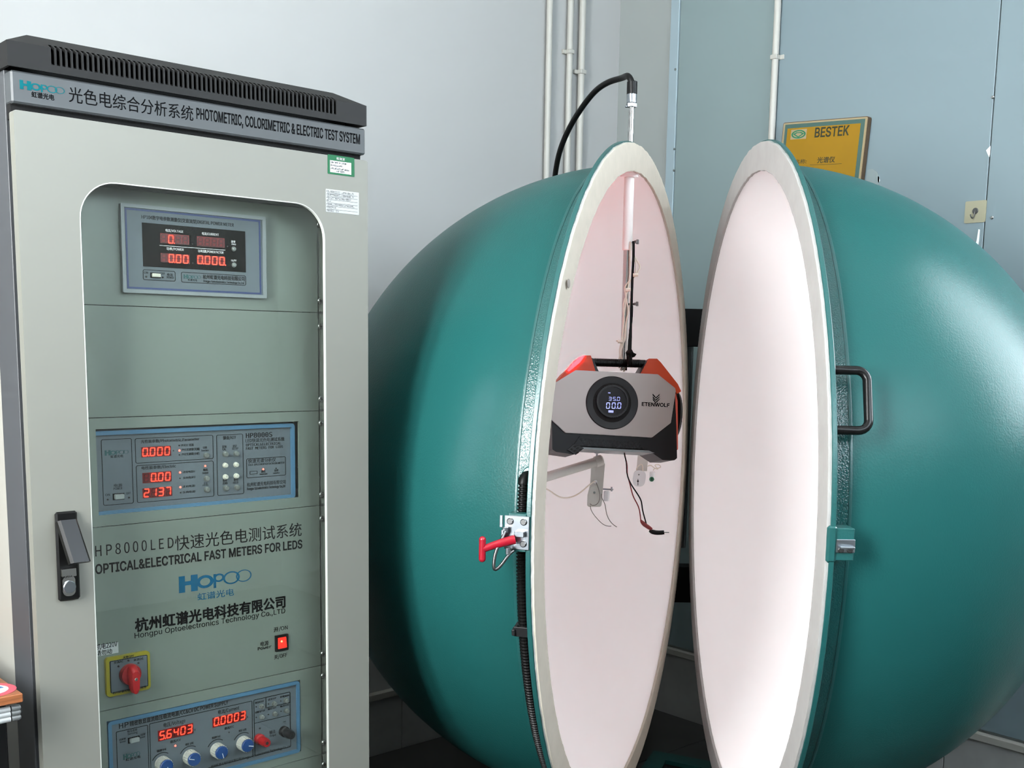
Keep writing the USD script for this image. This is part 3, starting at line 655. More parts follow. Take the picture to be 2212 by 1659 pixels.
# ---- printed panel with the switches
YQ = YP-.0022
L4 = lambda s, p, q, h, m='ink_black', **k: letter(p3, 'lettering', s, k4(*p), k4(*q), h, YQ, m, **k)
L4('H P 8 0 0 0 L E D', (103, 322), (770, 250), 23, px=100); L4('快速光色电测试系统', (783, 262), (1862, 140), 25, px=100)
L4('OPTICAL&ELECTRICAL FAST METERS FOR LEDS', (103, 473), (1868, 252), 20, font='sans', stroke=3, px=100)
x0, x1, z0, z1 = rect_px(k4(815, 492), k4(1435, 428), k4(815, 640), k4(1435, 562), YQ)
zc = (onY(*k4(815, 638), YQ)[2]); zt = onY(*k4(815, 497), YQ)[2]
obj('logo', front(hopoo(x0, x1, zc, zt), YQ-.0004, YQ+.0003), 'logo_blue', p3, smooth=False, label='large blue logo')
L4('虹谱光电', (975, 690), (1285, 655), 12.5, 'logo_blue')
L4('杭州虹谱光电科技有限公司', (440, 940), (1725, 765), 22, px=100, stroke=3)
L4('Hongpu Optoelectronics Technology Co.,LTD', (438, 1005), (1722, 822), 11.5, 'ink_black', font='sans', px=100)
L4('开/ON', (1625, 965), (1743, 945), 8); L4('电源', (1512, 1088), (1580, 1078), 8, 'ink_black'); L4('Power', (1488, 1122), (1605, 1107), 6.5, 'ink_black', font='mono', stroke=1); L4('关/OFF', (1628, 1198), (1738, 1180), 8)
sw = thing('rocker_switch', 'glowing red rocker switch in a black surround on the printed rack panel', 'switch')
x0, x1, z0, z1 = rect_px(k4(1632, 998), k4(1740, 982), k4(1635, 1138), k4(1742, 1115), YQ)
obj('surround', front(ring(rrect(x0, x1, z0, z1, .001), .0042), YQ-.004, YQ), 'black_plastic', sw, smooth=False)
obj('rocker', hull([(x, y, z) for x in (x0+.0042, x1-.0042) for y, z in ((YQ-.001, z0+.004), (YQ-.001, z1-.004), (YQ-.006, z0+.006), (YQ-.003, z1-.005))]), 'rocker_red', sw, smooth=False)
obj('glow_lamp', ball(((x0+x1)/2-.001, YQ-.0034, z0*.4+z1*.6), .0022), 'rocker_glow', sw)
nt = obj('paper_note', front(rrect(*rect_px(k4(60, 1100), k4(297, 1048), k4(60, 1190), k4(298, 1140), YQ)), YQ-.0006, YQ-.0001), 'paper_white', smooth=False)
tag(nt, 'white paper note with handwriting above the yellow rotary switch', 'note')
for s, p, q, h in (('机电220V', (108, 1120), (290, 1088), 10), ('请勿动', (108, 1168), (245, 1150), 9)):
    a, b = onY(*k4(*p), YQ), onY(*k4(*q), YQ)
    letter(p3, 'lettering', s, k4(*p), k4(*q), h, YQ-.0007, 'ink_black')
# rotary switch
ro = thing('rotary_switch', 'yellow plate rotary selector with a red handle turned down', 'switch')
x0, x1, z0, z1 = rect_px(k5(188, 175), k5(570, 90), k5(205, 510), k5(572, 418), YQ-.006)
obj('yellow_plate', front(rrect(x0, x1, z0, z1, .006), YQ-.006, YQ), 'plate_yellow', ro, smooth=25)
obj('dial_plate', front(rrect(x0+.006, x1-.005, z0+.006, z1-.006, .002), YQ-.0075, YQ-.0055), 'face_grey', ro, smooth=False)
obj('dial_border', front(ring(rrect(x0+.006, x1-.005, z0+.006, z1-.006, .002), .0008), YQ-.0079, YQ-.007), 'ink_black', ro, smooth=False)
YR = YQ-.0075
cxr, czr = (x0+x1)/2+.001, (z0+z1)/2-.0
obj('knob_base', revolve([(0, 0), (.0175, 0), (.0175, .006), (.016, .009), (0, .009)], (cxr, YR, czr), -EY), 'red_plastic', ro)
hp = []
for zc_, r, y0, y1 in ((czr+.013, .0075, .008, .016), (czr+.004, .0085, .008, .024), (czr-.020, .0070, .010, .024), (czr-.026, .005, .012, .022)):
    for a in np.linspace(0, 2*np.pi, 10, endpoint=False):
        hp += [(cxr+.001+r*math.cos(a), YR-y0, zc_+r*.7*math.sin(a)), (cxr+.001+r*.75*math.cos(a), YR-y1, zc_+r*.6*math.sin(a))]
obj('handle', hull(hp), 'red_plastic', ro, smooth=40, label='red pointer handle')
obj('screw', disc((cxr+.001, YR-.0235, czr-.004), -EY, .0028, .001, .0004, 12), 'screw_steel', ro)
for p, s, l, r in (((300, 235), '交流AC', (262, 215), (340, 196)), ((385, 185), '关断OFF', (340, 170), (432, 150)), ((470, 205), '直流DC', (430, 192), (512, 172))):
    led(ro, k5(*p), YR-.0004, False, .0018); letter(ro, 'lettering', s, k5(*l), k5(*r), 4, YR-.0004, 'ink_grey')
letter(ro, 'lettering', '杭州虹谱光电科技有限公司', k5(252, 475), k5(535, 412), 4, YR-.0004, 'ink_grey')

# ---- power supply
ps = thing('power_supply', 'grey power supply with a blue frame and four blue capped knobs, lowest in the rack', 'power supply')
YS = YP-0.001
a_, b_, c_ = onY(*k5(203, 708), YS), onY(*k5(1842, 353), YS), onY(*k5(1843, 952), YS)
px0, px1, pz1 = a_[0], (b_[0]+c_[0])/2, (a_[2]+b_[2])/2; pz0 = onY(*k5(1843, 962), YS)[2]
fo = rrect(px0, px1, pz0, pz1, .006)
obj('blue_frame', front(ring(fo, .0062), YS-.003, YS+.008), 'frame_blue', ps, smooth=25, label='light blue front frame')
obj('faceplate', front(fo.buffer(-.006), YS+.0005, YS+.008), 'face_grey', ps, smooth=False)
obj('case', box(px0+.004, px1-.004, YS+.008, YS+.10, pz0+.004, pz1-.004), 'black_matte', ps)
Y5 = YS+.0005
L5 = lambda s, p, q, h, m='ink_grey', **k: letter(ps, 'lettering', s, k5(*p), k5(*q), h, Y5, m, **k)
def outl(xl, xr, tl, br_z=None, **k):
    pass
zb5 = pz0+.0135
def obox(l_tl, r_tr, zbot=None, w=.0009):
    P, Q = onY(*k5(*l_tl), Y5), onY(*k5(*r_tr), Y5); z1 = (P[2]+Q[2])/2
    z0 = zb5 if zbot is None else onY(*k5(*zbot), Y5)[2]
    obj('printed_outline', front(ring(rrect(P[0], Q[0], z0, z1, .002), w), Y5-.0004, Y5+.0003), 'ink_black', ps, smooth=False)
obox((278, 795), (550, 732)); obox((562, 727), (1440, 525)); obox((1453, 522), (1765, 450)); obox((1555, 497), (1764, 450), (1762, 545)); obox((1453, 522), (1765, 450), (1765, 650))
L5('HP', (305, 770), (385, 748), 11, 'ink_black'); L5('精密数显直流稳压稳流电源/CC&CV DC POWER SUPPLY', (398, 748), (1235, 552), 8.5, stroke=1)
L5('电压/Voltage', (685, 752), (870, 712), 7.5); L5('电流/Current', (1150, 642), (1330, 602), 7.5)
L5('电压选择', (375, 800), (460, 780), 4); L5('Sensing', (378, 822), (462, 802), 4); L5('内采样', (308, 870), (362, 858), 3.6); L5('Inner', (312, 890), (362, 878), 3.6); L5('外采样', (488, 830), (528, 820), 3.6); L5('Outer', (475, 852), (528, 838), 3.6)
L5('稳压/CV', (742, 890), (830, 868), 4.5); L5('稳流/CC', (1205, 775), (1285, 756), 4.5); L5('V', (947, 785), (957, 783), 4); L5('A', (1395, 675), (1405, 673), 4)
for l, r, s in (((628, 968), (708, 948), '细调FINE'), ((870, 912), (938, 895), '粗调'), ((1097, 855), (1170, 838), '细调FINE'), ((1325, 795), (1390, 780), '粗调')): L5(s, l, r, 4)
L5('复位RESET', (1466, 555), (1542, 537), 3.6); L5('设定UP', (1575, 527), (1645, 512), 3.6); L5('存储MEM', (1678, 505), (1755, 487), 3.6); L5('设置SETUP', (1466, 637), (1550, 617), 3.6); L5('确定OUT', (1575, 608), (1645, 592), 3.6); L5('输出ON', (1678, 585), (1752, 568), 3.6)
L5('+', (1497, 778), (1517, 773), 6, 'ink_black'); L5('−', (1705, 720), (1728, 714), 6, 'ink_black'); L5('输出', (1588, 812), (1636, 800), 6); L5('Output', (1590, 838), (1645, 825), 4.5)
L5('杭州虹谱光电科技有限公司/Hongpu Optoelectronics Technology Co.,Ltd', (1090, 1093), (1768, 930), 5)
x0, x1, z0, z1 = rect_px(k5(340, 985), k5(482, 955), k5(340, 1035), k5(485, 1000), Y5)
obj('logo', front(hopoo(x0, x1, z0, z1), Y5-.0004, Y5+.0003), 'logo_faint', ps, smooth=False); L5('虹谱光电', (362, 1042), (487, 1012), 4.5)
for pts, s in ((((632, 780), (935, 722), (640, 870), (938, 810)), '5.6403'), (((1097, 672), (1385, 615), (1105, 755), (1390, 693)), '0.0003')):
    plate_px(ps, 'digit_window', [k5(*p) for p in pts], Y5, .0008, 'display_red')
    a, b = k5(*pts[2]), k5(*pts[3]); digits(ps, s, (a[0]+.5, a[1]-2), (b[0], b[1]-2), 18.5, Y5-.0008, slant=.10)
led(ps, k5(785, 912), Y5, True, .0019); led(ps, k5(1243, 797), Y5, False, .0014)
for p in ((1475, 580), (1580, 555), (1685, 530), (1475, 670), (1580, 645), (1687, 618)): led(ps, k5(*p), Y5, False, .0014)
for p in ((1520, 577), (1626, 552), (1726, 525), (1520, 667), (1631, 639), (1731, 614)): button(ps, k5(*p), Y5, 'button_metal', .0040)
slider(ps, k5(390, 850), k5(470, 868), Y5, 'switch_grey')
for (bp, ang) in (((672, 1063), -60), ((908, 1005), 160), ((1140, 947), -75), ((1362, 888), -15)):
    q = onY(*k5(*bp), Y5); kb = []
    r = .0118
    base = union_all([Point(0, 0).buffer(r, 16)] + [Point(r*math.cos(a), r*math.sin(a)).buffer(.0012, 3) for a in np.linspace(0, 2*np.pi, 18, endpoint=False)])
    kn = obj('knob', [front(affinity.translate(base, q[0], q[2]), Y5-.016, Y5-.001), disc(q, -EY, r*1.12, .002, .0005, 24)], 'knob_white', ps, smooth=25, label='white fluted knob with a blue cap')
    obj('knob_cap', revolve([(0, 0), (.0115, 0), (.0115, .0025), (.0105, .0035), (0, .0035)], (q[0], Y5-.016, q[2]), -EY), 'knob_blue', kn)
    an = math.radians(ang); ln = LineString([(.001*math.cos(an), .001*math.sin(an)), (.0105*math.cos(an), .0105*math.sin(an))]).buffer(.0006, cap_style=2)
    obj('pointer_line', front(affinity.translate(ln, q[0], q[2]), Y5-.0200, Y5-.0194), 'ink_white', kn, smooth=False)
    arc = LineString([(.019*math.cos(a), .019*math.sin(a)) for a in np.linspace(math.radians(55), math.radians(150), 14)]).buffer(.0006)
    obj('dial_arc', front(affinity.translate(arc, q[0], q[2]), Y5-.0004, Y5+.0002), 'ink_grey', ps, smooth=False)
for p, m in (((1497, 852), 'red_plastic'), ((1707, 787), 'post_black')):
    q = onY(*k5(*p), Y5)
    bp = obj('binding_post', revolve([(0, 0), (.0098, 0), (.0098, .007), (.0075, .009), (.0080, .012), (.0085, .024), (.0070, .030), (0, .030)], q, -EY, sections=20), m, ps, label=('red' if m == 'red_plastic' else 'black') + ' binding post')
    obj('post_hole', disc(q-EY*.0298, -EY, .0028, .0006, .0001, 12), 'black_gap', bp)

# =================================================================== THE SPHERE
CL, CR = np.array([2.0134, 1.801, CAM[2]-.3393]), np.array([2.1794, 1.605, CAM[2]-.3393])
aL, aR = -1.0540, 2.3960
nL, nR = np.array([math.cos(aL), math.sin(aL), 0]), np.array([math.cos(aR), math.sin(aR), 0])
RS, RF, RI = 0.750, 0.800, 0.7385
class Half:
    """local frame: w along the opening normal; polar angle t in the rim plane measured from the far side (hinge) over the top"""
    def __init__(s, C, n, far):
        s.C, s.n = C, n; h = np.array([-n[1], n[0], 0.0]); s.h = h if h@far > 0 else -h     # h: horizontal, away from the camera
    def p(s, r, t, w): return s.C + r*(math.cos(t)*s.h + math.sin(t)*EZ) + w*s.n
    def er(s, t): return math.cos(t)*s.h + math.sin(t)*EZ
    def et(s, t): return -math.sin(t)*s.h + math.cos(t)*EZ
HL, HR = Half(CL, nL, FW), Half(CR, nR, FW)
def half(H, name, label, gasket):
    t = thing(name, label, 'integrating sphere', 'halves of the green sphere')
    arc = lambda r, a0, a1, n: [(r*math.sin(a), -r*math.cos(a)) for a in np.linspace(a0, a1, n)]
    aw = math.acos(0.05/RS); ai = math.pi/2
    prof = arc(RS, 0, aw, 60) + [(RS-.006, -.0505)] + arc(RS-.006, aw-.0005, 0, 30)
    S = 160
    def rev(pr, m, nm, **k):
        pr = [(max(x, 0.0), y) for x, y in pr]
        return obj(nm, revolve(pr, H.C, H.n, EZ, sections=S), m, t, smooth=35, **k)
    rev(prof, 'teal_paint', 'shell', label='glossy green painted outer shell')
    rc = math.sqrt(RS**2-.05**2)
    rev([(rc-.006, -.0505), (rc+.0005, -.0505), (rc-.001, -.010), (rc-.001, -.006), (rc-.006, -.006), (rc-.006, -.0505)], 'teal_hammered', 'collar', label='hammered green collar behind the flange')
    rev([(rc-.002, -.0535), (rc+.0012, -.0535), (rc+.002, -.0505), (rc+.0012, -.0475), (rc-.002, -.0475), (rc-.002, -.0535)], 'teal_flat', 'weld_bead')
    rev([(RS-.007, -.0135), (RF-.001, -.0135), (RF, -.0125), (RF, -.0055), (RF-.001, -.0045), (RS-.007, -.0045), (RS-.007, -.0135)], 'teal_flat', 'flange', label='green steel flange')
    # lining and the felt ring, whose torn edges wander a little
    pi_ = arc(RI, 0, ai, 60) + [(RI+.005, 0)] + arc(RI+.005, ai, 0, 40)
    rev(pi_, 'sphere_white', 'inner_lining', label='matt white inner lining')
    def wavy(m):
        v = m.vertices; d = v-H.C; rad = d-np.outer(d@H.n, H.n); rr = np.linalg.norm(rad, axis=1); u = rad/rr[:, None]
        f = (meshkit.fbm(u*38, 3, seed=5)-.5)*.0040 + (meshkit.noise(u*140, seed=9)-.5)*.0016
        m.vertices = v + u*f[:, None]; return m
    W = 0.0022
    g = revolve([(RI-.004, -.0045), (RF-.006, -.0045), (RF-.004, -.0025), (RF-.004, W-.001), (RF-.006, W), (RI-.003, W), (RI-.004, W-.001), (RI-.004, -.0045)], H.C, H.n, EZ, sections=720)
    obj('sealing_ring', wavy(g), gasket, t, smooth=35, label='pale felt sealing ring on the flange face')
    e = revolve([(RF-.006, -.0045), (RF-.0032, -.0045), (RF-.0032, -.0022), (RF-.006, -.0016), (RF-.006, -.0045)], H.C, H.n, EZ, sections=720)
    obj('ring_edge', wavy(e), 'gasket_edge', t, smooth=35)
    # gusset plate towards the hinge, behind the flange
    poly = Polygon([(.55, .585), (.690, .405), (.765, .320), (.765, -.320), (.690, -.405), (.55, -.585)]).difference(Point(0, 0).buffer(.752, 64))
    poly = max(getattr(poly, 'geoms', [poly]), key=lambda g: g.area)
    obj('gusset_plate', frame(poly3(poly, .010), H.C-H.n*.026, H.h, EZ, np.cross(H.h, EZ)) , 'teal_flat', t, smooth=False)
    return t
hl = half(HL, 'sphere_half', 'fixed left half of the large green integrating sphere, the compressor hanging in it', 'gasket_beige')
hr = half(HR, 'sphere_half', 'swung open right half of the large green integrating sphere with a black pull handle', 'gasket_white')
# bracket lifting stud mark on the left ring
obj('ring_hole', frame(disc((0, 0, 0), EZ, .0085, .0008, .0002), HL.p(.772, 2.52, .0062), HL.er(2.52), HL.et(2.52), HL.n), 'wire_grey', hl)
# hinge
hinge = hl
hm = (HL.p(RF, 0, -.0)+HR.p(RF, 0, 0))/2
for yy, h in ((708, .115), (1265, .115)):
    q = onPlane(1499, yy, hm, FW*np.array([1, 1, 0])/np.linalg.norm(FW[:2]))
    f2 = FW*np.array([1, 1, 0]); f2 /= np.linalg.norm(f2); r2 = np.array([f2[1], -f2[0], 0])
    blk = box(-.030, .030, -.012, .05, -h/2, h/2, .002)
    obj('hinge_block', frame(blk, (hm[0]+f2[0]*.02, hm[1]+f2[1]*.02, q[2]), r2, f2, EZ), 'black_matte', hinge, smooth=False)
obj('hinge_pin', bar(hm+f2*.06-EZ*.30, hm+f2*.06+EZ*.38, .012), 'steel_dark', hinge)
# handle on the right half
tH = math.pi - math.asin((1000-862)/700*.8/.8*.0)  # placeholder
def ang_at(H, r, w, py, side=1):
    """polar angle on the near side at which a ring point shows at picture height py"""
    best = None
    for t in np.linspace(math.pi/2, 1.5*math.pi, 4001):
        q = H.p(r, t, w)-CAM; y = PY-F*(q@UP)/(q@FW)
        if best is None or abs(y-py) < best[0]: best = (abs(y-py), t)
    return best[1]
def px_of(P): q = P-CAM; return PX+F*(q@RT)/(q@FW), PY-F*(q@UP)/(q@FW)
t0, t1 = ang_at(HR, .787, -.02, 800), ang_at(HR, .787, -.02, 930)
tm_ = (t0+t1)/2; er, et = HR.er(tm_), HR.et(tm_); c = HR.p(.787, tm_, -.012); hh = abs(t1-t0)/2*.787
def U(a, b): return c + et*a - HR.n*b
pth = [U(hh, -.0), U(hh, .040)] + [U(hh-.018+.018*math.cos(k), .040+.018*math.sin(k)) for k in np.linspace(.2, 1.57, 6)] + [U(-hh+.018-.018*math.cos(k), .040+.018*math.sin(k)) for k in np.linspace(1.57, .2, 6)] + [U(-hh, .040), U(-hh, 0)]
dense = [pth[0]]
for q in pth[1:]:
    for k in (0.34, 0.67, 1.0): dense.append(dense[-1]*0+np.array(pth[pth.index(q)-1] if False else prev)*(1-k)+q*k) if False else None
    dense.append(q)
obj('pull_handle', tube(dense, .0078, 12), 'black_plastic', hr, smooth=40, label='black U shaped pull handle')
# catch on the right half
tc = ang_at(HR, .795, -.02, 1178); er, et = HR.er(tc), HR.et(tc)
def loc(H, t, r, w, a): return H.p(r, t, w) + H.et(t)*a
def brick(H, t, r0, r1, w0, w1, a0, a1, bevel=.001):
    e1, e2, e3 = H.er(t), H.et(t), H.n
    b = box(r0, r1, a0, a1, w0, w1, bevel)
    ez = np.cross(e1, e2); sgn = 1 if ez@e3 > 0 else -1
    m = frame(b, H.C, e1, e2, e3)
    if sgn < 0: m.invert()
    return m
cp = obj('catch_bracket', [brick(HR, tc, .750, .797, -.046, -.012, -.029, .026), brick(HR, tc, .790, .802, -.016, .001, -.034, .030, .004)], 'teal_flat', hr, smooth=False)
obj('catch_plate', [brick(HR, tc, .797, .801, -.047, -.015, -.011, .012), brick(HR, tc, .797, .812, -.044, -.019, -.0, .004)], 'zinc', hr, smooth=False, label='zinc catch plate for the toggle latch')
for w in (-.038, -.023): obj('screw', disc(HR.p(.801, tc, w)+HR.et(tc)*(.007), HR.er(tc), .0052, .003, .0012, 12), 'steel_dark', hr)
# toggle latch on the left half
tl = ang_at(HL, .80, -.03, 1150); er, et, en = HL.er(tl), HL.et(tl), HL.n
dn = -et if et[2] > 0 else et        # downwards
sg = 1 if dn@et > 0 else -1
def bk(r0, r1, w0, w1, d0, d1, bevel=.001): 
    a, b = sorted((d0*sg, d1*sg)); return brick(HL, tl, r0, r1, w0, w1, a, b, bevel)
def pt(r, w, d): return HL.p(r, tl, w) + dn*d
la = obj('toggle_latch', [bk(0.8015, 0.8040, -.052, -.006, -.030, .030, .0008), bk(0.8040, 0.8075, -.060, -.054, -.030, -.008, .0008), bk(0.8040, 0.8215, -.052, -.047, -.006, .020, .0008), bk(0.8040, 0.8155, -.030, -.012, -.004, .006)], 'zinc', hl, smooth=False, label='zinc toggle latch with a red grip')
obj('latch_bracket', bk(.779, .8015, -.046, -.0120, -.034, .034), 'teal_flat', hl, smooth=False)
for w, d in ((-.041, -.020), (-.016, -.020), (-.016, .019)): obj('latch_screw', disc(pt(0.8040, w, d), er, .0060, .0035, .0014, 14), 'steel_dark', la)
obj('grip', [tube(spline([pt(0.8155, -.028, .010), pt(0.8275, -.052, .017), pt(0.8415, -.078, .027)], 14), np.linspace(.0085, .0062, 14), 12), bar(pt(0.8415, -.079, .010), pt(0.8415, -.079, .044), .0062), ball(pt(0.8415, -.079, .010), .0062), ball(pt(0.8415, -.079, .044), .0062)], 'red_grip', la, smooth=50, label='red plastic T grip')
obj('wire_hook', tube(spline([pt(0.8155, -.046, -.004), pt(0.8275, -.052, .016), pt(0.8375, -.058, .044), pt(0.8375, -.056, .062), pt(0.8315, -.047, .054), pt(0.8215, -.036, .036), pt(0.8155, -.030, .030)], 40), .0030, 10), 'steel_dark', la, smooth=50)
obj('latch_nut', [disc(pt(0.8135, -.047, -.010), dn, .0055, .010, .001, 8), disc(pt(0.8215, -.038, .036), -dn, .0050, .012, .001, 8)], 'zinc', la)
# conduit along the left collar
cd = thing('corrugated_conduit', 'black corrugated conduit running down behind the left flange edge', 'conduit')
ta, tb = ang_at(HL, .761, -.026, 1045), ang_at(HL, .761, -.026, 1659)+.12
ts = np.linspace(ta, tb, 460); rr = .0092+.0012*np.where(np.arange(460) % 4 < 2, 1, -1)
obj('hose', tube([HL.p(.7690, t, -.0300) for t in ts], rr, 14), 'black_rubber', cd, smooth=False)
obj('end_fitting', [tube([HL.p(.7690, ta, -.0300), HL.p(.7688, ta-.008, -.0300), HL.p(.763, ta-.016, -.0285), HL.p(.748, ta-.020, -.026)], [.0105, .011, .0105, .010], 14)], 'black_rubber', cd, smooth=40)
tk = ang_at(HL, .761, -.026, 1355)
obj('cable_clip', [brick(HL, tk, .7795, .7825, -.046, -.010, -.010, .010), brick(HL, tk, .752, .788, -.048, -.042, -.006, .006), brick(HL, tk, .752, .7825, -.014, -.010, -.010, .010)], 'body_charcoal', cd, smooth=False)
obj('boss', disc(HL.p(.742, ta-.022, -.024), HL.er(ta-.022), .015, .016), 'teal_flat', hl)
# the stand that carries the two halves
st = thing('sphere_stand', 'low green steel stand under the sphere halves', 'stand')
mid = (CL+CR)/2; ax = HL.h
for H in (HL, HR):
    q = H.C - H.n*.16; 
    e2 = -H.n if np.cross(H.h, -H.n)[2] > 0 else H.n
    blk = m3.Manifold.cube((.44, .06, q[2]-RS+.06-.05)).translate((-.22, -.03, .05)) - m3.Manifold.sphere(RS+.001, 128).translate(tuple(float(k) for k in ((H.C-q)@H.h, (H.C-q)@e2, H.C[2])))
    obj('saddle', frame(tm(blk), (q[0], q[1], 0), H.h, e2, EZ), 'teal_flat', st, smooth=30)
    obj('base_beam', frame(box(-.55, .60, -.05, .05, 0.0, .09, .003), (q[0], q[1], 0), H.h, -H.n if np.cross(H.h, -H.n)[2] > 0 else H.n, EZ), 'teal_flat', st, smooth=False)
A0 = onZ(1408, 1632, .12); 
plat = Polygon([onZ(*p, .13)[:2] for p in ((1412, 1621), (1545, 1646), (1560, 1720), (1340, 1720))])
holep = Polygon([onZ(*p, .13)[:2] for p in ((1438, 1642), (1560, 1668), (1560, 1712), (1405, 1712))])
obj('tray', [frame(poly3(plat.difference(holep), .012), (0, 0, .118), EX, EY, EZ)], 'teal_flat', st, smooth=False)
obj('tray_floor', [frame(poly3(plat.buffer(-.004), .116), (0, 0, .001), EX, EY, EZ)], 'inside_dark', st, smooth=False)

# =================================================================== ROD, CABLE, HANGING CORDS
kk = .0275
base = CL - nL*kk
def z_at(py): # height on the rod axis that shows at picture height py
    q = onPlane(1360, py, base, FW*np.array([1, 1, 0])/np.linalg.norm(FW[:2])); return q[2]
rod = thing('suspension_rod', 'chrome rod with a white upper sleeve passing through the top of the left sphere half', 'rod')
ztop = z_at(186)
zslv = z_at(541)
obj('rod', bar(base+EZ*(z_at(1100)-0), base+EZ*(ztop-0), .0068, 16) if False else bar(np.array([base[0], base[1], z_at(800)]), np.array([base[0], base[1], ztop]), .0068, 16), 'chrome', rod, smooth=40)
obj('lower_tube', bar(np.array([base[0], base[1], z_at(800)]), np.array([base[0], base[1], zslv+.01]), .0088, 16), 'chrome', rod, smooth=40)
obj('sleeve', revolve([(0, 0), (.0105, 0), (.0118, .002), (.0118, CL[2]+RI-.008-zslv), (0, CL[2]+RI-.008-zslv)], (base[0], base[1], zslv), EZ), 'sleeve_white', rod, label='white sleeve of the rod inside the sphere')
obj('sleeve_flange', disc((base[0], base[1], CL[2]+RI-.009), EZ, .021, .0085, .0008), 'sphere_white', rod)
hx_ = lambda z0, z1, r, n: revolve([(0, 0), (r-.001, 0), (r, .001), (r, z1-z0-.001), (r-.001, z1-z0), (0, z1-z0)], (base[0], base[1], z0), EZ, sections=n)
obj('lock_nut', [hx_(z_at(232), z_at(223), .0125, 6), ball((base[0], base[1], z_at(230))-RT*.0125, .003, 1)], 'zinc', rod, smooth=False)
obj('connector', [hx_(z_at(223), z_at(203), .0118, 20)], 'zinc', rod, smooth=30)
obj('connector_cap', [hx_(z_at(204), z_at(176), .0122, 24)], 'black_rubber', rod, smooth=30, label='black connector cap')
cb = thing('black_cable', 'thick black cable arching from the top of the rod down behind the left sphere half', 'cable')
d0 = np.linalg.norm(base[:2])
cp_ = [(1366, 177), (1361.5, 170.5), (1347, 167), (1322, 174.7), (1291.6, 192), (1266.3, 220), (1243.5, 253), (1223, 291), (1208, 331.6), (1199, 380), (1196, 420)]
pts = []
for i, p in enumerate(cp_):
    r = ray(*p); D = d0 + (max(i-1, 0)/(len(cp_)-1))*.42
    pts.append(CAM + r*(D/np.linalg.norm(r[:2])))
pts[0] = np.array([base[0], base[1], z_at(180)])
obj('cable', tube(spline(pts, 60), .0072, 14), 'black_rubber', cb, smooth=50)
# strap, hooks and cords hanging along the rod
def atD(px, py, D): r = ray(px, py); return CAM + r*(D/np.linalg.norm(r[:2]))
db = d0
strap = thing('webbing_strap', 'black webbing strap tied from the rod hook to the compressor handle', 'strap')
sp = [(1368.5, 521), (1368, 560), (1366, 600), (1364.5, 645), (1363, 690), (1362, 740), (1361, 765)]
def ribbon(pp, D, w, t, m, parent, name='webbing'):
    P = spline([atD(*p, D - .028*(max(0, p[1]-690)/75.0)) for p in pp], 24); vs = []
    ms = []
    for i in range(len(P)-1):
        ms.append(hull([q + RT*s*w/2 + FW*k for q in (P[i], P[i+1]) for s in (-1, 1) for k in (-t/2, t/2)]))
    return obj(name, ms, m, parent, smooth=False)
ribbon(sp, db-.016, .0058, .002, 'black_matte', strap)
ribbon([(1365, 660), (1363, 700), (1359.5, 735), (1358.5, 762)], db-.018, .0056, .002, 'black_matte', strap)
gc = atD(1359.5, 779, d0-.043)     # the grip of the compressor passes here
loop = [gc + UP*.0118*math.cos(a) + FW*.0118*math.sin(a) + RT*.003*math.sin(a*.5) for a in np.linspace(0, 2*np.pi, 30)]
obj('loop', [tube([q+RT*o_ for q in loop], .0030, 8) for o_ in (-.004, .001)], 'black_matte', strap, smooth=50, label='strap looped round the grip')
kn = gc + UP*.0165 - FW*.006
obj('knot', [hull([kn+RT*a*.0095+UP*b*.0095+FW*c_*.009 for a, b, c_ in ((-1, .2, 0), (-.4, 1, .5), (.5, .9, -.5), (1.1, 0, .2), (.3, -1, 0), (-.7, -.8, .4), (0, 0, -1), (0, 0, 1))]), hull([kn+RT*(.006+a*.008)+UP*(-.003+b*.006)+FW*c_*.006 for a, b, c_ in ((-1, 1, 0), (1.3, .2, 0), (0, -1.2, .6), (0, .8, -1), (.8, -.8, .4))])], 'black_matte', strap, smooth=False, label='knot of the strap')
for (hxp, hyp) in ((1372, 523), (1371, 657)):
    q = atD(hxp-2, hyp, db-.014)
    obj('hook_screw', [bar(np.array([base[0], base[1], q[2]])+RT*.006, q+RT*.008, .0026, 8), bar(q+RT*.008-UP*.0045, q+RT*.008+UP*.0055, .0032, 8), bar(q+RT*.004-UP*.0025, q+RT*.004+UP*.003, .0045, 8)], 'steel_dark', strap)
cord = thing('cream_cord', 'bundle of thin cream cords tied along the chrome rod above the compressor', 'cord')
for pp in ([(1362, 522), (1361, 560), (1360, 600), (1356, 625), (1353, 640), (1357, 670), (1352, 700), (1349, 730), (1341, 760), (1338, 795)],
           [(1371, 553), (1378, 566), (1382, 578), (1376, 590), (1372, 596), (1364, 604), (1355, 612), (1352, 635)],
           [(1370, 558), (1374, 574), (1373, 590), (1372, 598)],
           [(1353, 640), (1347, 660), (1348, 690), (1345, 720), (1341, 745), (1339, 765), (1345, 780), (1350, 795), (1347, 803)],
           [(1362, 645), (1360, 665), (1354, 690), (1352, 715), (1349, 735), (1343, 748), (1339, 758)],
           [(1331, 736), (1338, 738), (1343, 739)],
           [(1350, 628), (1352, 645), (1348, 680), (1346, 712), (1344, 745), (1342, 768), (1346, 785), (1341, 800)]):
    obj('strand', tube(spline([atD(*p, db-.013) for p in pp], 40), .0019, 7), 'cord_cream', cord, smooth=60)
for p in ((1357, 626), (1373, 594), (1340, 738)): obj('tie', disc(atD(*p, db-.018)-RT*.006, RT, .0040, .012, .001, 8), 'cord_cream', cord)

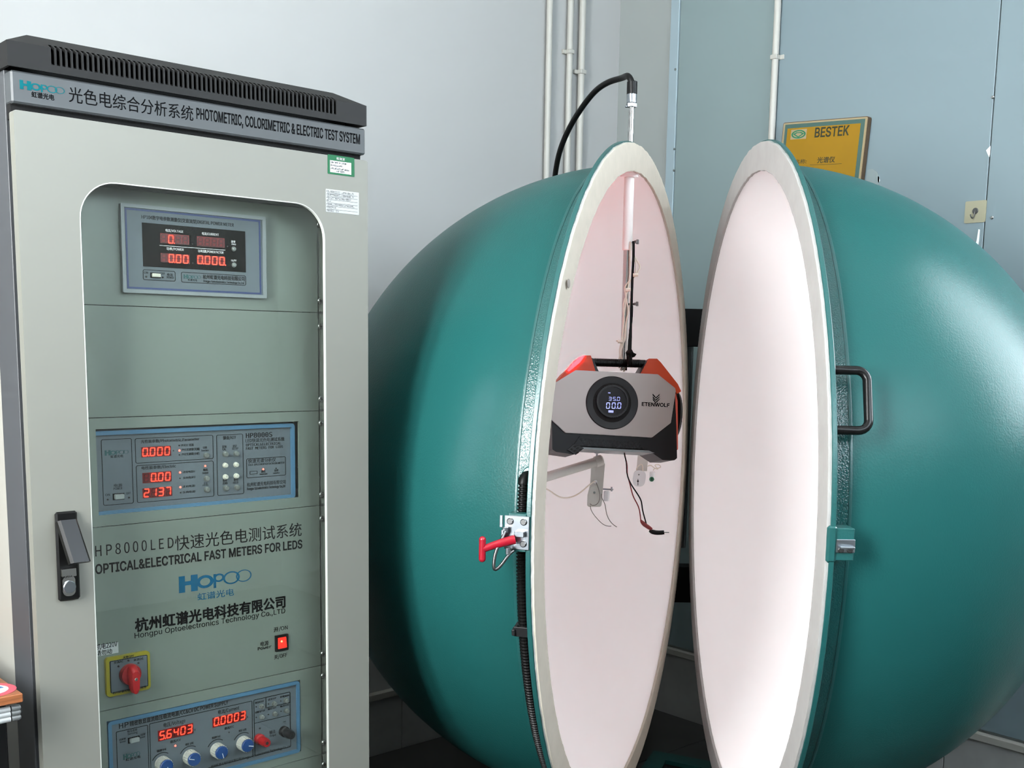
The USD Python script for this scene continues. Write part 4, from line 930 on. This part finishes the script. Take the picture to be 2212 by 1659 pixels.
# =================================================================== THE COMPRESSOR
cs = lambda x, y: (1140+x/5.53, 720+y/5.53)
DC = d0-.078
oc = atD(*cs(1005, 832), DC)
roll = math.radians(-2.9); yawd = math.radians(13); tilt = math.radians(6)
rv = ray(*cs(1005, 832)); back = rv/np.linalg.norm(rv); rgt = RT - back*(RT@back); rgt /= np.linalg.norm(rgt); upv = np.cross(rgt, back)
S_ = np.linalg.norm(oc-CAM)/F/5.53*1.0
# turn so that its right flank shows, lean back a little, hang slightly lower on the right
r1 = rgt*math.cos(yawd) + back*math.sin(yawd)*-1*-1; b1 = back*math.cos(yawd) - rgt*math.sin(yawd)
u2 = upv*math.cos(tilt) + b1*math.sin(tilt); b2 = b1*math.cos(tilt) - upv*math.sin(tilt)
DR = r1*math.cos(roll) + u2*math.sin(roll); DU = -r1*math.sin(roll) + u2*math.cos(roll); DB = b2
SX = S_/math.cos(yawd)
def dl(x, y):   # crop pixel -> local (u, v), undoing the roll seen in the picture
    X, Yv = (x-1005), -(y-832); c_, s_ = math.cos(-roll), math.sin(-roll)
    return ((X*c_ - Yv*s_)*SX, (X*s_ + Yv*c_)*S_)
def dpoly(pts): return Polygon([dl(*p) for p in pts])
def dev(poly, f0, f1):   # extrude from depth f0 (nearer) to f1 behind the face plate, DB points away from the viewer
    return frame(poly3(poly, f1-f0), oc + DB*f1, DR, DU, -DB)
def rounded(p, r): return p.buffer(-r).buffer(2*r, quad_segs=5).buffer(-r)
ac = thing('air_compressor', 'grey and orange portable air compressor hanging in the open sphere', 'compressor')
plate = rounded(dpoly([(585, 446), (1555, 490), (1760, 655), (1765, 690), (1700, 1070), (1470, 1245), (450, 1185), (270, 1010), (338, 598)]), .004)
obj('face_plate', [dev(plate, -.002, .002), dev(plate.buffer(-.0012), -.003, -.001)], 'brushed_steel', ac, smooth=30, label='brushed grey face plate')
body = rounded(dpoly([(420, 560), (600, 470), (1540, 512), (1700, 660), (1762, 730), (1770, 1100), (1772, 1490), (1740, 1515), (1600, 1512), (1430, 1395), (640, 1360), (560, 1440), (345, 1408), (300, 1380), (300, 1020)]), .003)
obj('body', dev(body, .002, .118), 'body_black', ac, smooth=30, label='black plastic body with two feet')
bump_ = dpoly([(620, 1225), (1320, 1275), (1395, 1385), (545, 1335)])
obj('grille', dev(bump_, -.004, .004), 'body_black', ac, smooth=False)
hx = []
for i in range(17):
    for j in range(3):
        X0, Y0 = 640+i*42+j*18, 1262+j*32+i*2.9
        c0 = dl(X0, Y0); hx.append(dev(Point(c0).buffer(.0028, quad_segs=2).difference(Point(c0).buffer(.0019, quad_segs=2)), -.0052, -.0038))
obj('honeycomb', hx, 'body_charcoal', ac, smooth=False)
obj('bottom_rail', dev(dpoly([(590, 1352), (1430, 1398), (1500, 1430), (640, 1378)]), -.002, .10), 'bezel_grey', ac, smooth=False, label='light grey strip along the underside')
obj('vent_panel', dev(dpoly([(470, 1385), (565, 1308), (665, 1368), (570, 1445)]), -.003, .003), 'body_charcoal', ac, smooth=False)
for i in range(2):
    for j in range(3):
        X0, Y0 = 515+j*33+i*38, 1383-i*33+j*20
        obj('vent_slot', dev(dpoly([(X0-16, Y0), (X0+6, Y0-16), (X0+26, Y0-4), (X0+4, Y0+12)]), -.0036, -.0028), 'black_gap', ac, smooth=False)
ringc = dl(1003, 832); R1 = 316*S_
rvz = lambda prof, nm, m, s=40, **k: obj(nm, revolve([(r*S_, z) for r, z in prof], oc + DR*ringc[0] + DU*ringc[1], -DB, DR, sections=64), m, ac, smooth=s, **k)
rvz([(232, .0025), (316, 0), (316, .004), (306, .0055), (262, .0045), (232, .0037), (232, .0025)], 'dial_ring', 'body_charcoal', label='black dial surround')
rvz([(0, .0030), (241, .0030), (241, .0036), (0, .0036)], 'dial_well', 'black_gap')
kp = dl(1003, 818); kc = oc + DR*kp[0] + DU*kp[1]
kpoly = union_all([Point(0, 0).buffer(192*S_, 32)] + [Point(192*S_*math.cos(a), 192*S_*math.sin(a)).buffer(.0008, 2) for a in np.linspace(0, 2*np.pi, 48, endpoint=False)])
obj('dial_knob', frame(poly3(kpoly.difference(Point(0, 0).buffer(172*S_, 32)), .008), kc - DB*.003, DR, DU, -DB), 'body_charcoal', ac, smooth=30, label='ribbed rim of the control dial')
scr = obj('screen', frame(poly3(Point(0, 0).buffer(173*S_, 32), .006), kc - DB*.003, DR, DU, -DB), 'screen_black', ac, smooth=False, label='round dark screen with pale blue figures')
FS = -.0091
def dseg(s, x0, y0, h, W, parent, tk):
    i = 0
    for c in s:
        if c == '.': 
            q = dl(x0+W*i-W*.12, y0-tk*h*.5); obj('figure', dev(Point(q).buffer(h*tk*.5*S_, 3), FS-.0006, FS), 'digit_blue', parent, smooth=False); continue
        lit, _ = seven(c, False, W*.70*SX, h*S_, h*tk*S_, .05); q = dl(x0+W*i, y0)
        lit = union_all([g for g in getattr(lit, 'geoms', [lit])])
        obj('figure', dev(affinity.translate(lit, *q), FS-.0006, FS), 'digit_blue', parent, smooth=False); i += 1
dseg('35.0', 955, 812, 47, 49, scr, .13); dseg('00.0', 922, 905, 76, 66, scr, .14)
q = dl(982, 938); obj('battery_icon', dev(rrect(q[0]-32*S_, q[0]+30*S_, q[1]-13*S_, q[1]+13*S_, .0006), FS-.0006, FS), 'digit_blue', scr, smooth=False)
q = dl(968, 718); obj('unit_icon', dev(rrect(q[0]-16*S_, q[0]+12*S_, q[1]-5*S_, q[1]+5*S_), FS-.0006, FS), 'digit_blue', scr, smooth=False)
# handle: two orange horns and a ribbed black grip
hl_ = rounded(dpoly([(388, 556), (470, 455), (640, 300), (690, 268), (770, 268), (826, 470), (600, 480), (560, 500), (430, 570)]), .0015)
obj('orange_horn', dev(hl_, .003, .075), 'orange_shell', ac, smooth=30, label='left orange horn of the handle')
obj('tail_light', dev(dpoly([(486, 448), (625, 292), (690, 266), (700, 272), (640, 352), (510, 462)]), .0015, .070), 'lamp_red', ac, smooth=False, label='glowing red light strip')
hr_ = rounded(dpoly([(1455, 300), (1555, 300), (1600, 345), (1800, 605), (1838, 690), (1790, 720), (1735, 660), (1590, 530), (1530, 500), (1350, 490)]), .0015)
obj('orange_horn', dev(hr_, .003, .075), 'orange_shell', ac, smooth=30, label='right orange horn of the handle')
obj('horn_lining', dev(dpoly([(772, 285), (800, 300), (868, 460), (826, 460)]), .008, .07), 'body_charcoal', ac, smooth=False)
obj('horn_lining', dev(dpoly([(1440, 320), (1458, 305), (1372, 485), (1345, 480)]), .008, .07), 'body_charcoal', ac, smooth=False)
ga, gb = dl(785, 325), dl(1452, 340)
P_ = lambda q, f: oc + DR*q[0] + DU*q[1] + DB*f
NG = 200; gr = np.full(NG, .0092); 
for i in range(NG):
    x = 785+(1452-785)*i/(NG-1)
    if 850 < x < 1390: gr[i] = .0098 if (i % 5) < 3 else .0086
obj('grip', tube([P_(ga, .035)*(1-s)+P_(gb, .035)*s for s in np.linspace(0, 1, NG)], gr, 16), 'body_black', ac, smooth=False, label='black ribbed handle grip')
# right flank
fl_ = rounded(dpoly([(1762, 720), (1786, 690), (1806, 800), (1800, 1380), (1772, 1405), (1756, 1360)]), .001)
obj('side_trim', dev(fl_, .012, .062), 'salmon_side', ac, smooth=30, label='orange red flank strip with a honeycomb relief')
hs = []
for j in range(13):
    for i in range(3):
        q0 = dl(1805, 830+j*42+(i % 2)*20); o = P_(q0, .020+i*.015)
        hs.append(frame(trimesh.creation.revolve(np.array([(.0032, 0), (.0042, 0), (.0042, .0012), (.0032, .0012), (.0032, 0)]), sections=6), o-DR*.0003, DU, DB, np.cross(DU, DB)))
obj('honeycomb', hs, 'orange_shell', ac, smooth=False)
rc_ = dl(1785, 930); o = P_(rc_, .088)
rk = [(.0, -.004), (.058, -.004)]
for i in range(9): rk += [(.060 + (.002 if i % 2 else 0), .000+i*.0022)]
rk += [(.056, .022), (.040, .024), (0, .024)]
obj('hose_reel', revolve(rk, o, DR, DU, sections=64), 'black_matte', ac, smooth=30, label='round black hose reel on the flank')
obj('yellow_tag', dev(dpoly([(1668, 1080), (1682, 1098), (1655, 1186), (1608, 1165)]), .0022, .006), 'tag_yellow', ac, smooth=False)
# brand mark
lg = []
for k in range(3):
    y = k*26
    lg += [dpoly([(1487, 722+y), (1518, 756+y), (1522, 786+y-8), (1487, 742+y)]) if k == 0 else dpoly([(1488, 724+y), (1519, 768+y), (1519, 788+y-6), (1488, 748+y)]), dpoly([(1522, 768+y), (1575, 722+y), (1562, 745+y), (1522, 784+y)])]
g, w_, _ = text_poly('ETENWOLF', 'sans', 3, 100); bx = g.bounds
a, b = dl(1354, 868), dl(1684, 885); sx = (b[0]-a[0])/(bx[2]-bx[0]); sy = 47*S_/(bx[3]-bx[1])
tx = affinity.affine_transform(g, [sx, 0, 0, sy, a[0]-bx[0]*sx, (a[1]+b[1])/2-bx[1]*sy])
obj('lettering', dev(union_all(lg + [tx]), -.0034, -.0028), 'ink_black', ac, smooth=False, label='black brand name under a chevron mark')
# power leads
ld = thing('power_lead', 'red and black twisted power lead dangling under the compressor', 'wire')
wb = lambda x, y: (1140+x/5.82, 960+y/5.82)
def wire(pp, r, m, nm, parent, D=DC+.03, n=50, **k): return obj(nm, tube(spline([atD(*wb(*p), D+(p[2] if False else 0)) for p in pp], n), r, 8), m, parent, smooth=60, **k)
wire([(1218, 60), (1222, 150), (1240, 230), (1245, 330), (1270, 440), (1330, 550), (1390, 640), (1425, 710), (1440, 800), (1465, 910), (1490, 1000)], .0016, 'black_rubber', 'black_wire', ld)
wire([(1222, 60), (1228, 170), (1248, 260), (1250, 350), (1285, 500), (1330, 660), (1390, 780), (1410, 860), (1422, 955)], .0014, 'wire_red', 'red_wire', ld)
obj('red_tape', tube(spline([atD(*wb(*p), DC+.03) for p in ((1420, 950), (1450, 990), (1500, 1030), (1560, 1070))], 14), [.0022, .003, .0042, .0046, .0050, .0052, .0052, .0050, .005, .005, .0048, .0045, .004, .0035], 10), 'wire_red', ld, smooth=60)
obj('connector', tube(spline([atD(*wb(*p), DC+.03) for p in ((1530, 1080), (1590, 1105), (1650, 1110), (1715, 1105))], 12), [.003, .0046, .0054, .0056, .0056, .0056, .0056, .0055, .0054, .0053, .0052, .0050], 10), 'black_rubber', ld, smooth=50)
obj('pin', bar(atD(*wb(1712, 1105), DC+.03), atD(*wb(1778, 1106), DC+.03), .0012, 8), 'chrome', ld)

# =================================================================== LAMP HOLDERS INSIDE THE LEFT HALF
def inW(p, w): return atD(p[0], p[1], d0 + w)    # w: metres beyond the rod, across the open half
hold = thing('lamp_holder', 'white arm with a hanging bracket and lamp socket below the compressor', 'lamp holder', 'lamp holders in the sphere')
A1, B1 = inW(wb(120, 445), .02), inW(wb(905, 205), .06)
dA = (B1-A1)/np.linalg.norm(B1-A1)
obj('arm', [bar(A1-dA*.12, B1, .0118, 20)], 'holder_white', hold, smooth=40)
obj('arm_cap', [disc(B1-dA*.012, dA, .0140, .020, .003)], 'holder_white', hold)
obj('bolt', [bar(inW(wb(868, 160), .06), inW(wb(872, 60), .06), .0024, 10), disc(inW(wb(870, 112), .06), EZ, .0062, .010, .001, 6)], 'zinc', hold)
def strip(pp, w, t, m, nm, parent, r=0.01):
    P = [inW(p, w) for p in pp]; o = P[0]
    return None
def plate_at(pp, w, t, m, nm, parent, round_=0.0, facing=None):
    """a flat plate whose outline is given on the vertical plane facing the camera at depth of the first point"""
    o = inW(pp[0], w); f = ray(*pp[0])*np.array([1, 1, 0]); f /= np.linalg.norm(f); r = np.array([f[1], -f[0], 0])
    Q = [onPlane(*p, o, f) for p in pp]; pol = Polygon([((q-o)@r, q[2]-o[2]) for q in Q])
    if round_: pol = pol.buffer(-round_).buffer(round_, quad_segs=8)
    return obj(nm, frame(poly3(pol, t), o+f*t, r, EZ, -f), m, parent, smooth=30)
plate_at([wb(*p) for p in ((800, 215), (972, 225), (945, 560), (935, 700), (925, 785), (745, 785), (750, 640), (785, 500))], .058, .003, 'holder_white', 'bracket', hold, .006)
o_ = wb(838, 605)
plate_at([wb(*p) for p in ((778, 520), (900, 520), (900, 760), (778, 760))], .054, .004, 'holder_white', 'socket_base', hold, .012)
obj('rivet', disc(inW(o_, .050), -ray(*o_), .0030, .002, .0008, 12), 'screw_steel', hold)
obj('grommet', [disc(inW(wb(850, 470), .052), -ray(*wb(850, 470)), .0048, .003, .001, 14)], 'socket_white', hold)
cc = inW(wb(993, 585), .058)
obj('socket', revolve([(0, 0), (.0058, 0), (.0074, -.003), (.0076, -.022), (.0066, -.025), (0, -.025)], cc, EZ, sections=20), 'socket_white', hold, label='small white ceramic socket')
obj('socket_clip', [bar(inW(wb(915, 560), .062), inW(wb(1075, 568), .058), .0020, 8), bar(inW(wb(1055, 590), .058), inW(wb(1055, 535), .058), .0022, 8)], 'zinc', hold)
def wire_in(pp, r, m, nm, parent, w=.045): return obj(nm, tube(spline([inW(wb(*p), w) for p in pp], 40), r, 7), m, parent, smooth=60)
wire_in([(150, 545), (300, 600), (400, 660), (480, 672), (580, 650), (680, 590), (780, 505), (850, 462)], .0017, 'cord_cream', 'lead', hold, .03)
wire_in([(860, 480), (890, 560), (905, 660), (880, 740), (830, 768), (785, 745)], .0010, 'wire_grey', 'lead', hold)
wire_in([(785, 770), (810, 850), (870, 930), (950, 1005), (1050, 1027)], .0009, 'wire_grey', 'lead', hold)
wire_in([(930, 620), (935, 680), (965, 740), (985, 840), (1020, 940), (1120, 1038)], .0010, 'wire_grey', 'lead', hold)
h2 = thing('lamp_holder', 'white bracket with a keyhole socket and green terminal, half hidden behind the compressor', 'lamp holder', 'lamp holders in the sphere')
plate_at([wb(*p) for p in ((1390, 60), (1530, 60), (1505, 260), (1500, 335), (1365, 335), (1378, 200))], .45, .003, 'holder_white', 'bracket', h2)
so = plate_at([wb(*p) for p in ((1340, 322), (1490, 335), (1480, 450), (1460, 530), (1330, 530), (1318, 440))], .44, .010, 'socket_white', 'socket', h2, .014)
obj('keyhole', [frame(poly3(union_all([Point(0, 0).buffer(.0026, 5), sbox(-.0009, -.012, .0009, .006)]), .0008), inW(wb(1385, 462), .430), RT, UP, -FW)], 'black_gap', h2, smooth=False)
obj('rivet', disc(inW(wb(1397, 380), .430), -FW, .0022, .0015, .0005, 10), 'screw_steel', h2)
wire_in([(1370, 320), (1400, 265), (1430, 252), (1445, 300), (1450, 335)], .0016, 'cord_cream', 'lead', h2, .432)
wire_in([(1505, 275), (1560, 270), (1600, 300), (1640, 310), (1600, 265), (1660, 262), (1672, 280), (1620, 300), (1580, 330)], .0013, 'cord_cream', 'lead', h2, .44)
tb_ = inW(wb(1565, 400), .44)
obj('terminal_body', [disc(tb_+EZ*.012, -EZ, .0078, .022, .002, 16)], 'socket_white', h2)
obj('terminal', disc(inW(wb(1558, 438), .430), -FW, .0068, .003, .001, 20), 'connector_green', h2, label='green terminal')
obj('terminal_slot', frame(poly3(sbox(-.0012, -.004, .0012, .004), .0008), inW(wb(1558, 438), .430)-FW*.0031, RT, UP, -FW), 'black_gap', h2, smooth=False)
obj('arm', bar(inW(wb(1455, 60), .46), inW(wb(1455, -60), .48), .011, 16), 'holder_white', h2)

# =================================================================== ON THE RIGHT WALL
XS = XW-PT-.022
sg_ = thing('notice_board', 'yellow notice board with a green border standing tilted behind the right sphere half', 'sign')
TL, TRr = onX(1692, 265, XS), onX(1876, 250.5, XS); RB = onX(1860, 392, XS)
u = TRr-TL; W_ = np.linalg.norm(u); u /= W_; v = np.cross(u, -EX); v = v if v[2] < 0 else -v
Hb = W_*0.70
uu, vv = u, -v
sf = lambda p, f0, f1: frame(poly3(p, f1-f0), TL + EX*f1 if False else TL - EX*(-f1), uu, vv, np.cross(uu, vv))
def sgn(p, f0, f1):   # f: towards the viewer (-X); f0 < f1
    n = np.cross(uu, vv); o = TL + n*f0
    return frame(poly3(p, f1-f0), o, uu, vv, n)
Bd = rrect(0, W_, -Hb, 0, .006)
obj('board', sgn(Bd, -.018, -.001), 'sign_edge', sg_, smooth=25)
obj('edge_trim', sgn(Bd.buffer(-.002), -.001, .000), 'sign_beige', sg_, smooth=False)
obj('border', sgn(sbox(.009, -Hb+.009, W_-.009, -.007), .000, .0005), 'sign_teal', sg_, smooth=False)
obj('yellow_field', sgn(sbox(.019, -Hb+.019, W_-.022, -.019), .0005, .001), 'sign_yellow', sg_, smooth=False)
s8 = lambda x, y: (1640+x/3.867, 220+y/3.867)
def sxy(p): q = onX(*p, XS)-TL; return q@uu, q@vv
def sletter(s, pl, pr, hpx, m, font='cjk', stroke=0):
    a, b, c_ = sxy(pl), sxy(pr), sxy((pl[0], pl[1]-hpx))
    g = text_on(s, a[0], b[0], (a[1]+b[1])/2, abs(c_[1]-a[1]), font, stroke)
    obj('lettering', sgn(g, .001, .0014), m, sg_, smooth=False)
sletter('BESTEK', s8(463, 297), s8(748, 277), 20, 'sign_ink', 'sans', 2)
sletter('名称:', s8(300, 517), s8(395, 512), 7.5, 'sign_ink'); sletter('光谱仪', s8(485, 508), s8(632, 500), 10, 'sign_ink', stroke=1)
a, b = sxy(s8(425, 528)), sxy(s8(690, 518)); obj('ruled_line', sgn(sbox(a[0], (a[1]+b[1])/2-.0005, b[0], (a[1]+b[1])/2+.0005), .001, .0013), 'sign_ink', sg_, smooth=False)
a, b = sxy(s8(270, 235)), sxy(s8(392, 308)); obj('emblem_field', sgn(sbox(a[0], b[1], b[0], a[1]), .001, .0012), 'sign_beige', sg_, smooth=False)
ec = ((a[0]+b[0])/2, (a[1]+b[1])/2); ew, eh = abs(b[0]-a[0])/2*.90, abs(b[1]-a[1])/2*.86
el = affinity.scale(Point(0, 0).buffer(1, 24), ew, eh); el2 = affinity.scale(el, .80, .72)
em = union_all([el.difference(el2), affinity.scale(Polygon([(-.8, .1), (0, -.8), (.8, .1), (.35, .5), (-.35, .5)]), ew, eh, origin=(0, 0)).difference(affinity.scale(Polygon([(-.5, .05), (0, -.5), (.5, .05), (.2, .3), (-.2, .3)]), ew, eh, origin=(0, 0)))])
obj('emblem', sgn(affinity.translate(em, *ec), .0012, .0016), 'connector_green', sg_, smooth=False, label='green oval emblem')
hk_ = thing('wall_hook', 'square cream adhesive hook on the blue wall panel at the right', 'hook')
XP = XW-PT
c0 = onX(2107.5, 457.5, XP); q1, q2 = onX(2086.5, 436, XP), onX(2129, 480, XP); hw, hh2 = abs(q1[1]-q2[1])/2, abs(q1[2]-q2[2])/2
obj('adhesive_pad', frame(poly3(rrect(-hw, hw, -hh2, hh2, .004), .002), c0, -EY, EZ, -EX), 'hook_plate', hk_, smooth=25)
hp_ = lambda y, z, d: c0 + np.array([-.002-d, -y, z])
obj('hook', [disc(hp_(0, .002, 0), -EX, .0085, .0015, .0005), tube(spline([hp_(.001, .002, .001), hp_(.001, -.003, .005), hp_(-.001, -.014, .006), hp_(-.002, -.018, .010), hp_(-.004, -.014, .015), hp_(-.005, -.008, .016)], 24), .0016, 8)], 'steel_dark', hk_)
def scrap(pp, m, label, catn):
    Q = [onX(*p, XP) for p in pp]; pol = Polygon([(-(q[1]-Q[0][1]), q[2]-Q[0][2]) for q in Q])
    o = obj('adhesive_scrap' if m == 'adhesive_scrap' else 'paint_patch', frame(poly3(pol, .0012), Q[0], -EY, EZ, -EX), m, smooth=False); tag(o, label, catn)
scrap([(2140, 315), (2136, 319), (2130.5, 325), (2133, 331), (2137, 340), (2139, 333)], 'adhesive_scrap', 'scrap of shiny tape on the panel seam above the hook', 'tape')
scrap([(2114, 495), (2117, 496), (2115, 520), (2110, 545), (2104, 543), (2110, 520)], 'adhesive_scrap', 'long strip of shiny tape hanging below the hook', 'tape')
scrap([(1896.5, 381), (1898.5, 381), (1901, 390), (1899, 395), (1897, 393)], 'adhesive_scrap', 'tiny shiny tape fleck on the pale patch right of the notice board', 'tape')
scrap([(1874, 367), (1885, 365), (1895, 371), (1900, 384), (1899, 402), (1870, 394)], 'old_paint_patch', 'pale old paint patch beside the lower corner of the notice board', 'paint patch')

# =================================================================== TABLE AT THE LEFT EDGE
ZT = CAM[2]-0.508
tp = onZ(50, 1497.4, ZT); tX, tY = tp[0], tp[1]
tb2 = thing('work_table', 'brown wooden work table with a round sticker, cut off by the lower left picture edge', 'table')
th = ZT - onY(50.8, 1517, tY)[2]
obj('tabletop', box(tX-0.95, tX, tY, tY+.62, ZT-th, ZT, .0015), 'wood_edge', tb2, smooth=False, label='wood grained tabletop')
for sx in (tX-.92, tX-.02):
    for sy in (tY+.09, tY+.58): obj('leg', box(sx-.018, sx+.018, sy-.018, sy+.018, 0.0, ZT-th, .002), 'black_matte', tb2, smooth=False)
obj('front_rail', box(tX-.91, tX-.03, tY+.075, tY+.09, ZT-.20, ZT-th, .002), 'black_matte', tb2, smooth=False)
sc = onZ(-20, 1492, ZT)
obj('sticker', frame(poly3(Point(0, 0).buffer(.034, 20), .0005), (sc[0], sc[1], ZT), EX, EY, EZ), 'disc_pink', tb2, smooth=False, label='round pink and white sticker on the tabletop')
obj('sticker_centre', frame(poly3(Point(0, 0).buffer(.0235, 20), .0004), (sc[0], sc[1], ZT+.0005), EX, EY, EZ), 'paper_white', tb2, smooth=False)
obj('sticker_mark', frame(poly3(Point(0, 0).buffer(.018, 20).intersection(sbox(-.02, 0.001, .02, .02)), .0003), (sc[0], sc[1], ZT+.0009), EX, EY, EZ), 'disc_blue', tb2, smooth=False)
# three metal tubes lying under the front edge
for i, (yl, yr) in enumerate(((1526, 1523.5), (1537, 1534), (1548, 1545.5))):
    t = thing('metal_tube', ('topmost', 'middle', 'lowest')[i] + ' of three grey metal tubes stacked below the tabletop edge', 'tube', 'grey tubes under the tabletop')
    q = onY(48, (1526, 1536.5, 1547.2)[i], tY+.012); r_ = .0046
    xj = onY(22, 1530, tY+.012)[0]
    obj('tube', tube([(tX-.9, tY+.012, q[2]), (xj-.0008, tY+.012, q[2])], r_, 16), 'tube_grey', t, smooth=40)
    obj('end_cap', tube([(xj+.0008, tY+.012, q[2]), (tX-.004, tY+.012, q[2]), (tX-.001, tY+.012, q[2])], [r_, r_, r_*.6], 16), 'tube_dark', t, smooth=40, label='darker grey end cap')
obj('tube_bracket', box(tX-.06, tX-.045, tY+.0165, tY+.075, ZT-.07, ZT-th, .001), 'black_matte', tb2, smooth=False)
